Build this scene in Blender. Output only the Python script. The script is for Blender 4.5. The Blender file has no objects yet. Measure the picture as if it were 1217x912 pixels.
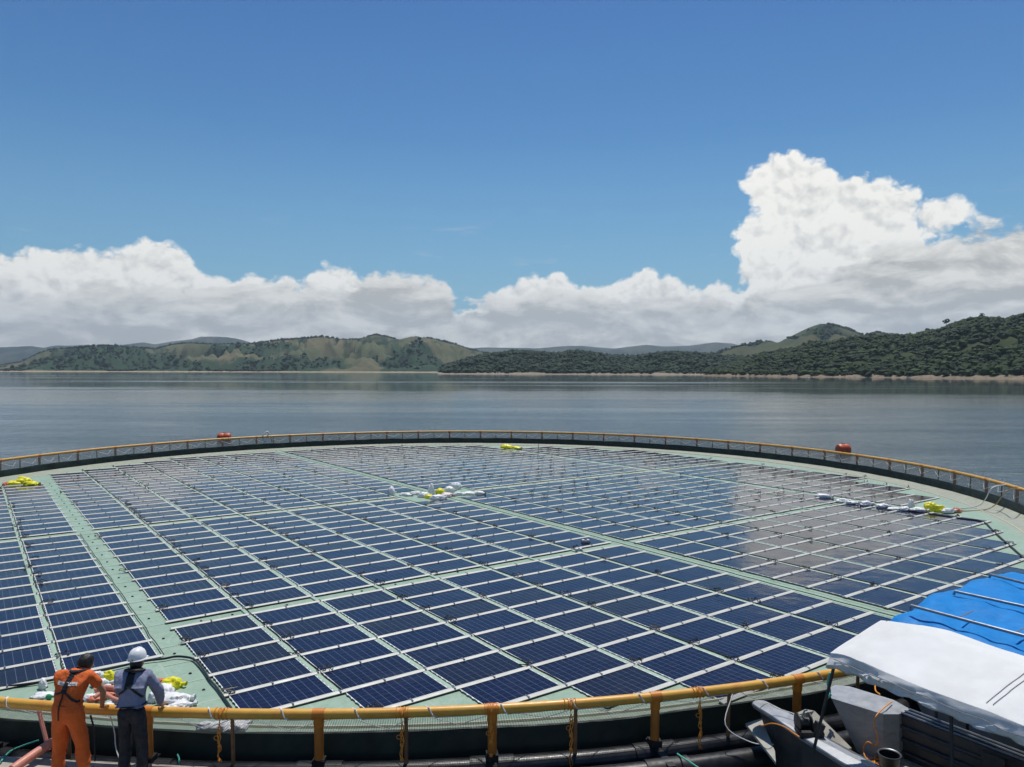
import bpy, bmesh, math, random
import numpy as np
from mathutils import Vector, Matrix, noise
from mathutils.bvhtree import BVHTree
PI = math.pi
rnd = random.Random(7)
scene = bpy.context.scene
COL = scene.collection

# ------------------------------------------------------------------ frame
CX, CY, CH = -17.677, -30.318, 5.762          # drone position over the raft centre frame
YAW, PITCH, ROLL, F = -0.6267, 0.0174, -0.0021, 896.55
RX, RY = math.cos(YAW), math.sin(YAW)
FX, FY = -math.sin(YAW), math.cos(YAW)
def W(x, d, z=0.0):                            # metres right of / away from the lookout -> world
    return Vector((CX + RX*x + FX*d, CY + RY*x + FY*d, z))
def dirR(x, d):                                # direction only
    return Vector((RX*x + FX*d, RY*x + FY*d, 0))
def G(px, py, z=0.0):                          # photo measurement at known height -> world
    u = px-608.5; v = 456-py
    cr, sr = math.cos(ROLL), math.sin(ROLL)
    uu = cr*u+sr*v; vv = -sr*u+cr*v
    cp, sp = math.cos(PITCH), math.sin(PITCH)
    yr = F*cp+vv*sp; zz = -F*sp+vv*cp
    t = (z-CH)/zz
    return W(t*uu, t*yr, z)

# ------------------------------------------------------------------ tagging helpers
def tag(o, label=None, cat=None, group=None, kind=None):
    if label: o['label'] = label
    if cat: o['category'] = cat
    if group: o['group'] = group
    if kind: o['kind'] = kind
    return o
def empty(name, loc=(0, 0, 0), rz=0.0):
    o = bpy.data.objects.new(name, None); COL.objects.link(o)
    o.location = loc; o.rotation_euler = (0, 0, rz); o.empty_display_size = .2
    return o

class MB:
    def __init__(s): s.v = []; s.f = []; s.uv = []; s.m = []
    def quad(s, pts, uv=None, m=0):
        n = len(s.v); s.v += [tuple(p) for p in pts]; s.f.append(tuple(range(n, n+len(pts))))
        s.uv.append(uv or [(0, 0)]*len(pts)); s.m.append(m)
    def face(s, idx, m=0):
        s.f.append(tuple(idx)); s.uv.append([(0, 0)]*len(idx)); s.m.append(m)
    def box(s, c, sz, M=None, m=0, bev=0.0):
        x, y, z = (a/2 for a in sz); c = Vector(c)
        P = [Vector((i*x, j*y, k*z)) for k in (-1, 1) for j in (-1, 1) for i in (-1, 1)]
        if M is not None: P = [M @ p for p in P]
        n = len(s.v); s.v += [tuple(c+p) for p in P]
        for q in ((0, 2, 3, 1), (4, 5, 7, 6), (0, 1, 5, 4), (2, 6, 7, 3), (0, 4, 6, 2), (1, 3, 7, 5)):
            s.face([n+a for a in q], m)
    def tube(s, pts, r, seg=8, closed=False, m=0, cap=True, flat=None):
        pts = [Vector(p) for p in pts]; N = len(pts); n0 = len(s.v)
        rr = r if isinstance(r, (list, tuple)) else [r]*N
        up = Vector((0, 0, 1)); prev = None
        for i, p in enumerate(pts):
            a = pts[(i-1) % N] if (closed or i > 0) else p
            b = pts[(i+1) % N] if (closed or i < N-1) else p
            t = (b-a)
            t = t.normalized() if t.length > 1e-9 else Vector((0, 0, 1))
            if prev is None:
                ref = up if abs(t.z) < .95 else Vector((1, 0, 0))
                s1 = t.cross(ref).normalized()
            else:
                s1 = (prev - t*prev.dot(t))
                s1 = s1.normalized() if s1.length > 1e-6 else t.orthogonal().normalized()
            prev = s1; s2 = s1.cross(t)
            fl = flat or 1.0
            for k in range(seg):
                an = 2*PI*k/seg
                s.v.append(tuple(p + s1*math.cos(an)*rr[i] + s2*math.sin(an)*rr[i]*fl))
        for i in range(N if closed else N-1):
            A = n0+i*seg; B = n0+((i+1) % N)*seg
            for k in range(seg):
                s.face((A+k, A+(k+1) % seg, B+(k+1) % seg, B+k), m)
        if cap and not closed:
            s.face([n0+k for k in range(seg)][::-1], m)
            s.face([n0+(N-1)*seg+k for k in range(seg)], m)
    def lathe(s, prof, c=(0, 0, 0), seg=24, M=None, m=0):
        n0 = len(s.v); c = Vector(c)
        for (r, z) in prof:
            for k in range(seg):
                p = Vector((r*math.cos(2*PI*k/seg), r*math.sin(2*PI*k/seg), z))
                if M is not None: p = M @ p
                s.v.append(tuple(c+p))
        for i in range(len(prof)-1):
            for k in range(seg):
                a = n0+i*seg
                s.face((a+k, a+(k+1) % seg, a+seg+(k+1) % seg, a+seg+k), m)
    def build(s, name, mat=None, parent=None, smooth=True, link=True):
        me = bpy.data.meshes.new(name)
        me.from_pydata(s.v, [], s.f)
        if any(u[0] != (0, 0) or u[-1] != (0, 0) for u in s.uv):
            ul = me.uv_layers.new(name='UVMap')
            ul.data.foreach_set('uv', [c for u in s.uv for p in u for c in p])
        mats = mat if isinstance(mat, (list, tuple)) else [mat]
        for mm in mats:
            if mm: me.materials.append(mm)
        me.polygons.foreach_set('material_index', s.m)
        if smooth: me.polygons.foreach_set('use_smooth', [True]*len(me.polygons))
        me.update(); me.validate()
        if smooth:
            try: me.set_sharp_from_angle(angle=math.radians(38))
            except Exception: pass
        o = bpy.data.objects.new(name, me)
        if link: COL.objects.link(o)
        if parent: o.parent = parent
        return o

def smooth_path(pts, n=6):                     # Catmull-Rom
    P = [Vector(p) for p in pts]; out = []
    P = [P[0]*2-P[1]] + P + [P[-1]*2-P[-2]]
    for i in range(1, len(P)-2):
        for k in range(n):
            t = k/n
            a, b, c, d = P[i-1:i+3]
            out.append(.5*((2*b)+(c-a)*t+(2*a-5*b+4*c-d)*t*t+(3*b-a-3*c+d)*t**3))
    out.append(P[-2]); return out

# ------------------------------------------------------------------ materials
class NT:
    def __init__(s, tree): s.t = tree; s.n = tree.nodes; s.l = tree.links
    def new(s, typ, **kw):
        nd = s.n.new(typ)
        for k, v in kw.items(): setattr(nd, k, v)
        return nd
    def put(s, sock, v):
        if isinstance(v, bpy.types.NodeSocket): s.l.new(v, sock)
        elif v is not None: sock.default_value = v
    def m(s, op, a, b=None, c=None, clamp=False):
        nd = s.new('ShaderNodeMath', operation=op); nd.use_clamp = clamp
        s.put(nd.inputs[0], a)
        if b is not None: s.put(nd.inputs[1], b)
        if c is not None: s.put(nd.inputs[2], c)
        return nd.outputs[0]
    def mix(s, f, a, b, blend='MIX'):
        nd = s.new('ShaderNodeMix', data_type='RGBA', blend_type=blend)
        s.put(nd.inputs[0], f)
        for i, v in ((6, a), (7, b)):
            if isinstance(v, (tuple, list)) and len(v) == 3: v = (*v, 1)
            s.put(nd.inputs[i], v)
        return nd.outputs[2]
    def noise(s, vec=None, scale=5, detail=3, rough=.5, dist=0.0, typ=None):
        nd = s.new('ShaderNodeTexNoise')
        if typ: nd.noise_type = typ
        if vec is not None: s.l.new(vec, nd.inputs['Vector'])
        nd.inputs['Scale'].default_value = scale; nd.inputs['Detail'].default_value = detail
        nd.inputs['Roughness'].default_value = rough; nd.inputs['Distortion'].default_value = dist
        return nd
    def ramp(s, v, stops):
        nd = s.new('ShaderNodeMapRange'); nd.clamp = True
        s.put(nd.inputs[0], v)
        nd.inputs[1].default_value, nd.inputs[2].default_value = stops[0], stops[1]
        nd.inputs[3].default_value, nd.inputs[4].default_value = (stops[2], stops[3]) if len(stops) > 2 else (0, 1)
        return nd.outputs[0]
    def mapping(s, vec, scale=(1, 1, 1), loc=(0, 0, 0), rot=(0, 0, 0)):
        nd = s.new('ShaderNodeMapping'); s.l.new(vec, nd.inputs[0])
        nd.inputs[1].default_value = loc; nd.inputs[2].default_value = rot; nd.inputs[3].default_value = scale
        return nd.outputs[0]

def new_mat(name):
    m = bpy.data.materials.new(name); m.use_nodes = True
    nt = NT(m.node_tree); b = m.node_tree.nodes['Principled BSDF']
    return m, nt, b
def mat(name, col, rough=.6, metal=0.0, var=.15, nscale=6, bump=.0, bscale=30, spec=.5, dirt=None, dirt_amt=.5, dscale=3, stretch=(1, 1, 1), space='Object'):
    m, nt, b = new_mat(name)
    tc = nt.new('ShaderNodeTexCoord').outputs['Object']
    if space == 'World': tc = nt.new('ShaderNodeNewGeometry').outputs['Position']
    v = nt.mapping(tc, stretch)
    n = nt.noise(v, nscale, 5, .6)
    f = nt.ramp(n.outputs[0], (.3, .7))
    lo = tuple(c*(1-var) for c in col); hi = tuple(min(1, c*(1+var)) for c in col)
    c = nt.mix(f, lo, hi)
    if dirt:
        d = nt.noise(v, dscale, 8, .65, .3)
        c = nt.mix(nt.m('MULTIPLY', nt.ramp(d.outputs[0], (.45, .7)), dirt_amt), c, dirt)
    nt.l.new(c, b.inputs['Base Color'])
    rr = nt.ramp(nt.noise(v, nscale*2.3, 4).outputs[0], (.3, .7, max(.02, rough*.8), min(1, rough*1.2)))
    nt.l.new(rr, b.inputs['Roughness'])
    b.inputs['Metallic'].default_value = metal
    b.inputs['Specular IOR Level'].default_value = spec
    if bump:
        bn = nt.new('ShaderNodeBump'); bn.inputs['Strength'].default_value = min(1, bump); bn.inputs['Distance'].default_value = .035 if 'cloth' in name or 'tarp' in name else .01
        nt.l.new(nt.noise(v, bscale, 6, .6).outputs[0], bn.inputs['Height'])
        nt.l.new(bn.outputs[0], b.inputs['Normal'])
    return m

M = {}
M['rail_yellow'] = mat('rail_yellow', (.74, .39, .055), .42, var=.12, dirt=(.55, .19, .03), dirt_amt=.6, bump=.05, nscale=3)
M['post_orange'] = mat('post_orange', (.56, .175, .02), .48, var=.18, dirt=(.25, .09, .02), dirt_amt=.5, nscale=4)
M['collar_orange'] = mat('collar_orange', (.62, .20, .015), .45, var=.15)
M['rod_brown'] = mat('rod_brown', (.25, .12, .05), .55, var=.25)
M['black_pipe'] = mat('black_pipe', (.009, .009, .010), .38, var=.3, dirt=(.05, .045, .04), dirt_amt=.5, bump=.1)
M['skirt'] = mat('skirt', (.006, .018, .012), .6, var=.35, nscale=2, bump=.3, bscale=8)
M['black'] = mat('black_rubber', (.012, .012, .013), .5, var=.2)
M['strip'] = mat('strip_white', (.56, .55, .49), .5, var=.10, nscale=2.2, dirt=(.40, .37, .30), dirt_amt=.45, dscale=1.3, space='World')
M['clip'] = mat('clip', (.72, .72, .69), .5)
M['bag_white'] = mat('bag_white', (.80, .79, .77), .5, var=.10, nscale=3, bump=.5, bscale=9, dirt=(.42, .38, .36), dirt_amt=.35, dscale=4)
M['bag_yellow'] = mat('bag_yellow', (.80, .72, .015), .45, var=.12, nscale=3, bump=.4, bscale=9)
M['bag_red'] = mat('bag_red', (.62, .17, .09), .5, var=.2, nscale=4, bump=.4, bscale=9)
M['bag_print'] = mat('bag_print', (.72, .66, .62), .5, var=.15, nscale=4, bump=.4, bscale=9, dirt=(.55, .25, .18), dirt_amt=.7, dscale=6)
M['hose'] = mat('hose_salmon', (.60, .22, .15), .5, var=.15, dirt=(.45, .25, .2))
M['rope_orange'] = mat('rope_orange', (.75, .27, .03), .7, var=.3, nscale=60)
M['rope_green'] = mat('rope_green', (.08, .42, .32), .7, var=.3, nscale=60)
M['rope_white'] = mat('rope_white', (.70, .69, .65), .7, var=.15, nscale=50)
M['rope_brown'] = mat('rope_brown', (.38, .24, .12), .7, var=.3, nscale=50)
M['buoy'] = mat('buoy_orange', (.58, .09, .025), .5, var=.2, nscale=3, dirt=(.20, .07, .04), dirt_amt=.6, dscale=2)
M['canvas'] = mat('canvas_white', (.85, .845, .825), .75, var=.05, nscale=2, bump=.25, bscale=6, dirt=(.60, .58, .53), dirt_amt=.30, dscale=1.2)
_nt = NT(M['canvas'].node_tree); _b = M['canvas'].node_tree.nodes['Principled BSDF']
_tr = _nt.new('ShaderNodeBsdfTranslucent'); _tr.inputs[0].default_value = (.86, .85, .82, 1)
_mx = _nt.new('ShaderNodeMixShader'); _mx.inputs[0].default_value = .22
_nt.l.new(_b.outputs[0], _mx.inputs[1]); _nt.l.new(_tr.outputs[0], _mx.inputs[2]); _nt.l.new(_mx.outputs[0], M['canvas'].node_tree.nodes['Material Output'].inputs[0])
M['tarp'] = mat('tarp_blue', (.002, .185, .52), .55, spec=.2, var=.12, nscale=3, bump=.4, bscale=10, dirt=(.004, .26, .62), dirt_amt=.5, dscale=5)
M['alu'] = mat('boat_aluminium', (.36, .37, .385), .45, metal=.35, var=.18, nscale=3, bump=.1, dirt=(.14, .13, .12), dirt_amt=.6, stretch=(1, 1, 3))
M['alu_dark'] = mat('boat_dark', (.060, .060, .063), .5, metal=.3, var=.3, nscale=3, dirt=(.09, .08, .07), dirt_amt=.5)
M['deck'] = mat('boat_deck', (.38, .36, .31), .65, var=.15, nscale=5, bump=.2, dirt=(.22, .19, .15), dirt_amt=.6)
M['concrete'] = mat('barge_deck', (.40, .36, .29), .8, var=.15, nscale=5, bump=.3, dirt=(.25, .22, .18), dirt_amt=.5)
M['steel'] = mat('tube_steel', (.22, .24, .27), .35, metal=.7, var=.1)
M['dark_tube'] = mat('dark_tube', (.045, .045, .05), .45, metal=.3, var=.2)
M['skin'] = mat('skin', (.36, .18, .10), .5, var=.08, nscale=12)
M['hair'] = mat('hair', (.010, .008, .007), .5, var=.4, nscale=40, bump=.8, bscale=60, stretch=(1, 1, .3))
M['orange_cloth'] = mat('orange_cloth', (.70, .125, .015), .8, var=.10, nscale=7, bump=.5, bscale=22, dirt=(.50, .08, .012), dirt_amt=.4, dscale=5)
M['blue_cloth'] = mat('shirt_cloth', (.215, .23, .33), .8, var=.10, nscale=7, bump=.5, bscale=22)
M['navy_cloth'] = mat('trouser_cloth', (.010, .011, .018), .75, var=.3, nscale=7, bump=.6, bscale=22)
M['strap'] = mat('strap_black', (.008, .008, .009), .6, var=.3)
M['label_white'] = mat('label_white', (.66, .63, .60), .7, var=.05)
M['helmet'] = mat('helmet_white', (.82, .82, .81), .25, var=.03)
M['gold'] = mat('badge_gold', (.55, .38, .06), .5)
M['eye_white'] = mat('eye_white', (.7, .68, .65), .3)
M['grey_label'] = mat('grey_print', (.28, .28, .30), .7)
M['green_plastic'] = mat('green_plastic', (.03, .32, .12), .5)
M['soil'] = mat('soil', (.33, .25, .17), .9)

# membrane: pale green sheet with weld ribs, dust towards its rim
def membrane_mat():
    m, nt, b = new_mat('membrane_green')
    P = nt.new('ShaderNodeNewGeometry').outputs['Position']
    sep = nt.new('ShaderNodeSeparateXYZ'); nt.l.new(P, sep.inputs[0])
    r = nt.m('SQRT', nt.m('ADD', nt.m('MULTIPLY', sep.outputs[0], sep.outputs[0]), nt.m('MULTIPLY', sep.outputs[1], sep.outputs[1])))
    n1 = nt.noise(P, .35, 6, .6); n2 = nt.noise(P, 4, 6, .65)
    c = nt.mix(nt.ramp(n1.outputs[0], (.35, .65)), (.265, .375, .275), (.310, .420, .315))
    c = nt.mix(nt.m('MULTIPLY', nt.ramp(n2.outputs[0], (.45, .75)), .5), c, (.20, .28, .20))
    n3 = nt.noise(P, .9, 7, .7, 1.2); c = nt.mix(nt.m('MULTIPLY', nt.ramp(n3.outputs[0], (.56, .66)), .35), c, (.25, .27, .19))
    rim = nt.ramp(nt.m('ADD', r, nt.m('MULTIPLY', n2.outputs[0], .5)), (23.05, 23.5))
    ang = nt.m('ARCTAN2', sep.outputs[1], sep.outputs[0])
    rib = nt.m('SINE', nt.m('MULTIPLY', ang, 520.0))
    tan = nt.mix(nt.ramp(rib, (-1, 1)), (.27, .24, .185), (.40, .365, .285))
    tan = nt.mix(nt.ramp(n2.outputs[0], (.4, .6)), tan, (.36, .38, .30))
    c = nt.mix(nt.m('MULTIPLY', rim, .85), c, tan)
    gr = nt.noise(nt.mapping(P, (.5, 2.2, 1)), 1.1, 8, .72, 1.5)
    c = nt.mix(nt.m('MULTIPLY', nt.ramp(gr.outputs[0], (.58, .66)), .22), c, (.17, .19, .13))
    wl = nt.m('LESS_THAN', nt.m('ABSOLUTE', nt.m('SUBTRACT', nt.m('FRACT', nt.m('MULTIPLY', sep.outputs[0], .58)), .5)), .012)
    c = nt.mix(nt.m('MULTIPLY', wl, .45), c, (.40, .47, .38))
    nt.l.new(c, b.inputs['Base Color'])
    b.inputs['Roughness'].default_value = .5
    bn = nt.new('ShaderNodeBump'); bn.inputs['Strength'].default_value = .8; bn.inputs['Distance'].default_value = .06
    cre = nt.m('ABSOLUTE', nt.m('SUBTRACT', nt.noise(P, 1.1, 3, .5, .8).outputs[0], .5))
    nt.l.new(nt.m('ADD', nt.m('MULTIPLY', cre, 2.2), nt.noise(P, 1.6, 4, .5).outputs[0]), bn.inputs['Height'])
    nt.l.new(bn.outputs[0], b.inputs['Normal'])
    return m
M['membrane'] = membrane_mat()

def panel_mat():
    m, nt, b = new_mat('solar_cells')
    uv = nt.new('ShaderNodeUVMap').outputs[0]
    sep = nt.new('ShaderNodeSeparateXYZ'); nt.l.new(uv, sep.inputs[0])
    geo = nt.new('ShaderNodeNewGeometry'); oi = nt.new('ShaderNodeObjectInfo')
    P = geo.outputs['Position']
    def line(co, n, w):
        fr = nt.m('FRACT', nt.m('ADD', nt.m('MULTIPLY', co, n), .5))
        d = nt.m('ABSOLUTE', nt.m('SUBTRACT', fr, .5))
        return nt.m('LESS_THAN', d, w)
    lu = line(sep.outputs[0], 10, .030); lv = line(sep.outputs[1], 6, .022)
    bus = line(nt.m('ADD', sep.outputs[1], .02777), 18, .03)
    cellu = nt.m('FLOOR', nt.m('MULTIPLY', sep.outputs[0], 10)); cellv = nt.m('FLOOR', nt.m('MULTIPLY', sep.outputs[1], 6))
    comb = nt.new('ShaderNodeCombineXYZ'); nt.l.new(cellu, comb.inputs[0]); nt.l.new(cellv, comb.inputs[1])
    rr = nt.m('ADD', oi.outputs['Random'], geo.outputs['Random Per Island'])
    nt.l.new(nt.m('MULTIPLY', rr, 37.0), comb.inputs[2])
    wn = nt.new('ShaderNodeTexWhiteNoise'); nt.l.new(comb.outputs[0], wn.inputs['Vector'])
    c = nt.mix(wn.outputs['Value'], (.0042, .0042, .021), (.0060, .0058, .030))
    wp = nt.new('ShaderNodeTexWhiteNoise', noise_dimensions='1D'); nt.l.new(nt.m('MULTIPLY', rr, 91.7), wp.inputs['W'])
    c = nt.mix(nt.ramp(wp.outputs['Value'], (.55, 1.0, 0, .9)), c, (.011, .008, .011))
    mott = nt.noise(P, 9, 6, .7)
    c = nt.mix(nt.m('MULTIPLY', nt.ramp(mott.outputs[0], (.5, .8)), .25), c, (.007, .010, .034))
    c = nt.mix(nt.m('MULTIPLY', bus, .04), c, (.35, .37, .42))
    c = nt.mix(nt.m('MULTIPLY', lu, .20), c, (.45, .48, .55))
    c = nt.mix(nt.m('MULTIPLY', lv, .09), c, (.45, .48, .55))
    # frame of dark back sheet along the border
    eu = nt.m('LESS_THAN', nt.m('SUBTRACT', .5, nt.m('ABSOLUTE', nt.m('SUBTRACT', sep.outputs[0], .5))), .008)
    c = nt.mix(nt.m('MULTIPLY', eu, .8), c, (.012, .013, .02))
    dust = nt.noise(nt.mapping(P, (1, 1, 1)), .9, 8, .7, .6)
    dm = nt.m('MULTIPLY', nt.ramp(dust.outputs[0], (.55, .63)), .035)
    c = nt.mix(dm, c, (.20, .18, .15))
    nt.l.new(c, b.inputs['Base Color'])
    rg = nt.ramp(dust.outputs[0], (.35, .75, .05, .16))
    nt.l.new(rg, b.inputs['Roughness'])
    b.inputs['IOR'].default_value = 1.37
    bn = nt.new('ShaderNodeBump'); bn.inputs['Strength'].default_value = .45; bn.inputs['Distance'].default_value = .02
    hs = nt.m('ADD', nt.m('MULTIPLY', nt.noise(P, 1.3, 3, .5).outputs[0], 1.0), nt.m('MULTIPLY', nt.noise(P, 6, 3, .5).outputs[0], .12))
    nt.l.new(hs, bn.inputs['Height']); nt.l.new(bn.outputs[0], b.inputs['Normal'])
    return m
M['panel'] = panel_mat()

def net_mat():
    m, nt, b = new_mat('netting')
    uv = nt.new('ShaderNodeUVMap').outputs[0]
    sep = nt.new('ShaderNodeSeparateXYZ'); nt.l.new(uv, sep.inputs[0])
    def line(co, w):
        d = nt.m('ABSOLUTE', nt.m('SUBTRACT', nt.m('FRACT', co), .5)); return nt.m('LESS_THAN', d, w)
    g = nt.m('MAXIMUM', line(sep.outputs[0], .12), line(sep.outputs[1], .12))
    tr = nt.new('ShaderNodeBsdfTransparent')
    b.inputs['Base Color'].default_value = (.030, .034, .032, 1); b.inputs['Roughness'].default_value = .7
    mx = nt.new('ShaderNodeMixShader'); nt.l.new(g, mx.inputs[0])
    nt.l.new(tr.outputs[0], mx.inputs[1]); nt.l.new(b.outputs[0], mx.inputs[2])
    nt.l.new(mx.outputs[0], m.node_tree.nodes['Material Output'].inputs[0])
    return m
M['net'] = net_mat()

W0Y = FX*CX+FY*CY
def water_mat():
    m, nt, b = new_mat('lake_water')
    P = nt.new('ShaderNodeNewGeometry').outputs['Position']
    R = nt.mapping(P, (1, 1, 1), rot=(0, 0, -YAW))            # turn so that x runs along the wind streaks
    sp = nt.new('ShaderNodeSeparateXYZ'); nt.l.new(R, sp.inputs[0])
    fwd = nt.m('SUBTRACT', sp.outputs[1], W0Y)
    streak = nt.noise(nt.mapping(R, (.0022, .016, 1)), 1, 5, .62, .3)
    lane = nt.noise(nt.mapping(R, (.004, .05, 1)), 1, 4, .6, .5)
    shelter = nt.ramp(nt.m('ADD', fwd, nt.m('MULTIPLY', streak.outputs[0], 160.0)), (170, 290))
    calm = nt.m('MULTIPLY', shelter, nt.ramp(nt.m('ADD', nt.m('MULTIPLY', streak.outputs[0], .6), nt.m('MULTIPLY', lane.outputs[0], .4)), (.40, .48)))
    calm = nt.m('MAXIMUM', calm, nt.m('MULTIPLY', nt.ramp(streak.outputs[0], (.60, .68)), .6))
    b.inputs['Base Color'].default_value = (.075, .102, .106, 1)
    b.inputs['IOR'].default_value = 1.333
    nt.l.new(nt.ramp(calm, (0, 1, .11, .05)), b.inputs['Roughness'])
    w1 = nt.noise(nt.mapping(R, (.8, 1.6, 1)), .9, 5, .65, .4)
    w2 = nt.noise(nt.mapping(R, (1.0, 1.5, 1)), .22, 4, .6, .3)
    w3 = nt.noise(nt.mapping(R, (.8, 1.3, 1)), 3.6, 3, .55)
    h = nt.m('ADD', nt.m('MULTIPLY', w1.outputs[0], .26), nt.m('ADD', nt.m('MULTIPLY', w2.outputs[0], .55), nt.m('MULTIPLY', w3.outputs[0], .03)))
    w4 = nt.noise(nt.mapping(R, (1.6, .42, 1)), 1, 3, .6, .2)
    h = nt.m('ADD', h, nt.m('MULTIPLY', w4.outputs[0], .22))
    gust = nt.noise(nt.mapping(R, (.010, .07, 1)), 1, 5, .65, .5)
    bn = nt.new('ShaderNodeBump'); bn.inputs['Distance'].default_value = 1.0
    nt.l.new(nt.m('MULTIPLY', nt.ramp(calm, (0, 1, .42, .030)), nt.m('MULTIPLY', nt.ramp(fwd, (60, 300, 1.10, .22)), nt.ramp(gust.outputs[0], (.38, .62, .45, 1.35)))), bn.inputs['Strength'])
    nt.l.new(h, bn.inputs['Height']); nt.l.new(bn.outputs[0], b.inputs['Normal'])
    return m
M['water'] = water_mat()

# ------------------------------------------------------------------ setting: water, world, sun, haze
SUN_EL, SUN_AZ = math.radians(68), math.radians(14)     # azimuth to the right of the view direction
sd = dirR(math.sin(SUN_AZ), math.cos(SUN_AZ))*math.cos(SUN_EL) + Vector((0, 0, math.sin(SUN_EL)))
sl = bpy.data.lights.new('sun', 'SUN'); sl.energy = 4.2; sl.angle = math.radians(.53); sl.color = (1, .965, .90)
so = bpy.data.objects.new('sun', sl); COL.objects.link(so)
so.rotation_euler = sd.to_track_quat('Z', 'Y').to_euler()

def build_world():
    w = bpy.data.worlds.new('World'); scene.world = w; w.use_nodes = True
    nt = NT(w.node_tree); bg = w.node_tree.nodes['Background']
    sky = nt.new('ShaderNodeTexSky', sky_type='NISHITA'); sky.sun_disc = False
    sky.sun_elevation = SUN_EL; sky.sun_rotation = math.atan2(sd.x, sd.y)
    sky.air_density = 1.0; sky.dust_density = .6; sky.ozone_density = 1.6; sky.altitude = 200
    D = nt.new('ShaderNodeTexCoord').outputs['Generated']
    def dot(v):
        nd = nt.new('ShaderNodeVectorMath', operation='DOT_PRODUCT'); nt.l.new(D, nd.inputs[0]); nd.inputs[1].default_value = v
        return nd.outputs['Value']
    xr, yr, zz = dot((RX, RY, 0)), dot((FX, FY, 0)), dot((0, 0, 1))
    az = nt.m('ARCTAN2', xr, yr)
    el = nt.m('ARCSINE', zz)
    def A(px): return math.atan((px-608.5)/F)
    def EL(px, py): return math.atan((440.4-py+.0021*(px-608))/F*math.cos(A(px)))
    def curve(pts):
        nd = nt.new('ShaderNodeFloatCurve'); cm = nd.mapping; c = cm.curves[0]
        nt.l.new(nt.m('ADD', nt.m('DIVIDE', az, 1.7), .5), nd.inputs['Value'])
        P = [(A(x)/1.7+.5, EL(x, y)*2) for x, y in pts]
        P = [(0, P[0][1])] + P + [(1, P[-1][1])]
        c.points[0].location = P[0]; c.points[1].location = P[-1]
        for p in P[1:-1]: c.points.new(*p)
        for p in c.points: p.handle_type = 'AUTO_CLAMPED'
        cm.update()
        return nt.m('MULTIPLY', nd.outputs[0], .5)
    topA = curve([(-60, 300), (0, 303), (40, 292), (75, 286), (100, 296), (122, 296), (150, 292), (185, 284), (210, 292), (230, 306), (250, 322), (275, 324), (300, 320),
                  (335, 332), (352, 332), (375, 318), (400, 312), (425, 326), (450, 334), (480, 346), (520, 350), (545, 362), (580, 350), (612, 332), (640, 324), (665, 326),
                  (690, 338), (715, 336), (740, 322), (762, 317), (790, 326), (815, 332), (840, 336), (855, 327), (872, 340), (900, 330), (930, 310), (960, 300), (1000, 298), (1060, 290), (1120, 285), (1217, 275), (1300, 290)])
    topB = curve([(-60, 345), (0, 352), (40, 352), (80, 346), (125, 334), (170, 338), (230, 343), (270, 332), (300, 332), (330, 336), (380, 342), (420, 336), (450, 328), (480, 328), (515, 334), (532, 340),
                  (545, 366), (570, 358), (600, 350), (650, 352), (700, 352), (760, 350), (820, 350), (880, 348), (910, 342), (950, 338), (985, 326), (1020, 314), (1050, 300), (1080, 292), (1120, 280), (1160, 272), (1217, 270), (1300, 285)])
    comb = nt.new('ShaderNodeCombineXYZ'); nt.l.new(az, comb.inputs[0]); nt.l.new(nt.m('MULTIPLY', el, 1.15), comb.inputs[1])
    P0 = comb.outputs[0]
    wn = nt.noise(P0, 16, 3, .5)
    wv = nt.new('ShaderNodeVectorMath', operation='MULTIPLY_ADD'); nt.l.new(wn.outputs['Color'], wv.inputs[0])
    wv.inputs[1].default_value = (.030, .030, 0); nt.l.new(P0, wv.inputs[2])
    P1 = wv.outputs[0]
    def shift(v, dx, dy):
        nd = nt.new('ShaderNodeVectorMath', operation='ADD'); nt.l.new(v, nd.inputs[0]); nd.inputs[1].default_value = (dx, dy, 0)
        return nd.outputs[0]
    def billow(v):
        vo = nt.new('ShaderNodeTexVoronoi', feature='F1', voronoi_dimensions='2D'); nt.l.new(v, vo.inputs['Vector'])
        vo.inputs['Scale'].default_value = 38; vo.inputs['Detail'].default_value = 2.5; vo.inputs['Roughness'].default_value = .55
        vo.normalize = True
        n = nt.noise(v, 15, 6, .62)
        return nt.m('ADD', nt.m('MULTIPLY', nt.m('SUBTRACT', 1.0, vo.outputs['Distance']), .55), nt.m('MULTIPLY', n.outputs[0], .75))
    H = billow(P1); H2 = billow(shift(P1, .006, .011)); 
    Hc = nt.m('SUBTRACT', H, .80)
    # towering cloud: union of ellipses
    fT = None
    for (px, py, rx, ry) in [(925, 222, 48, 40), (960, 235, 60, 42), (905, 283, 36, 30), (950, 280, 70, 45), (1010, 240, 60, 34), (1050, 250, 55, 32), (1100, 256, 52, 22), (1030, 280, 90, 45), (930, 330, 60, 40), (1000, 330, 70, 45)]:
        a0, e0 = A(px), EL(px, py); ra, re = A(px+rx)-a0, EL(px, py-ry)-e0
        q = nt.m('ADD', nt.m('POWER', nt.m('DIVIDE', nt.m('SUBTRACT', az, a0), ra), 2.0), nt.m('POWER', nt.m('DIVIDE', nt.m('SUBTRACT', el, e0), re), 2.0))
        f = nt.m('MULTIPLY', nt.m('SUBTRACT', 1.0, nt.m('SQRT', q)), min(ra, re))
        fT = f if fT is None else nt.m('SMOOTH_MAX', fT, f, .01)
    dA = nt.m('SUBTRACT', topA, el)
    low = nt.noise(P0, 7, 4, .5)
    d = nt.m('SMOOTH_MAX', dA, fT, .006)
    dd = nt.m('ADD', d, nt.m('MULTIPLY', Hc, .058))
    mA = nt.ramp(nt.m('ADD', dd, nt.m('MULTIPLY', nt.m('SUBTRACT', low.outputs[0], .5), .012)), (-.0015, .0060))
    lit = nt.m('MULTIPLY', nt.m('SUBTRACT', H, H2), 3.2)
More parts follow.
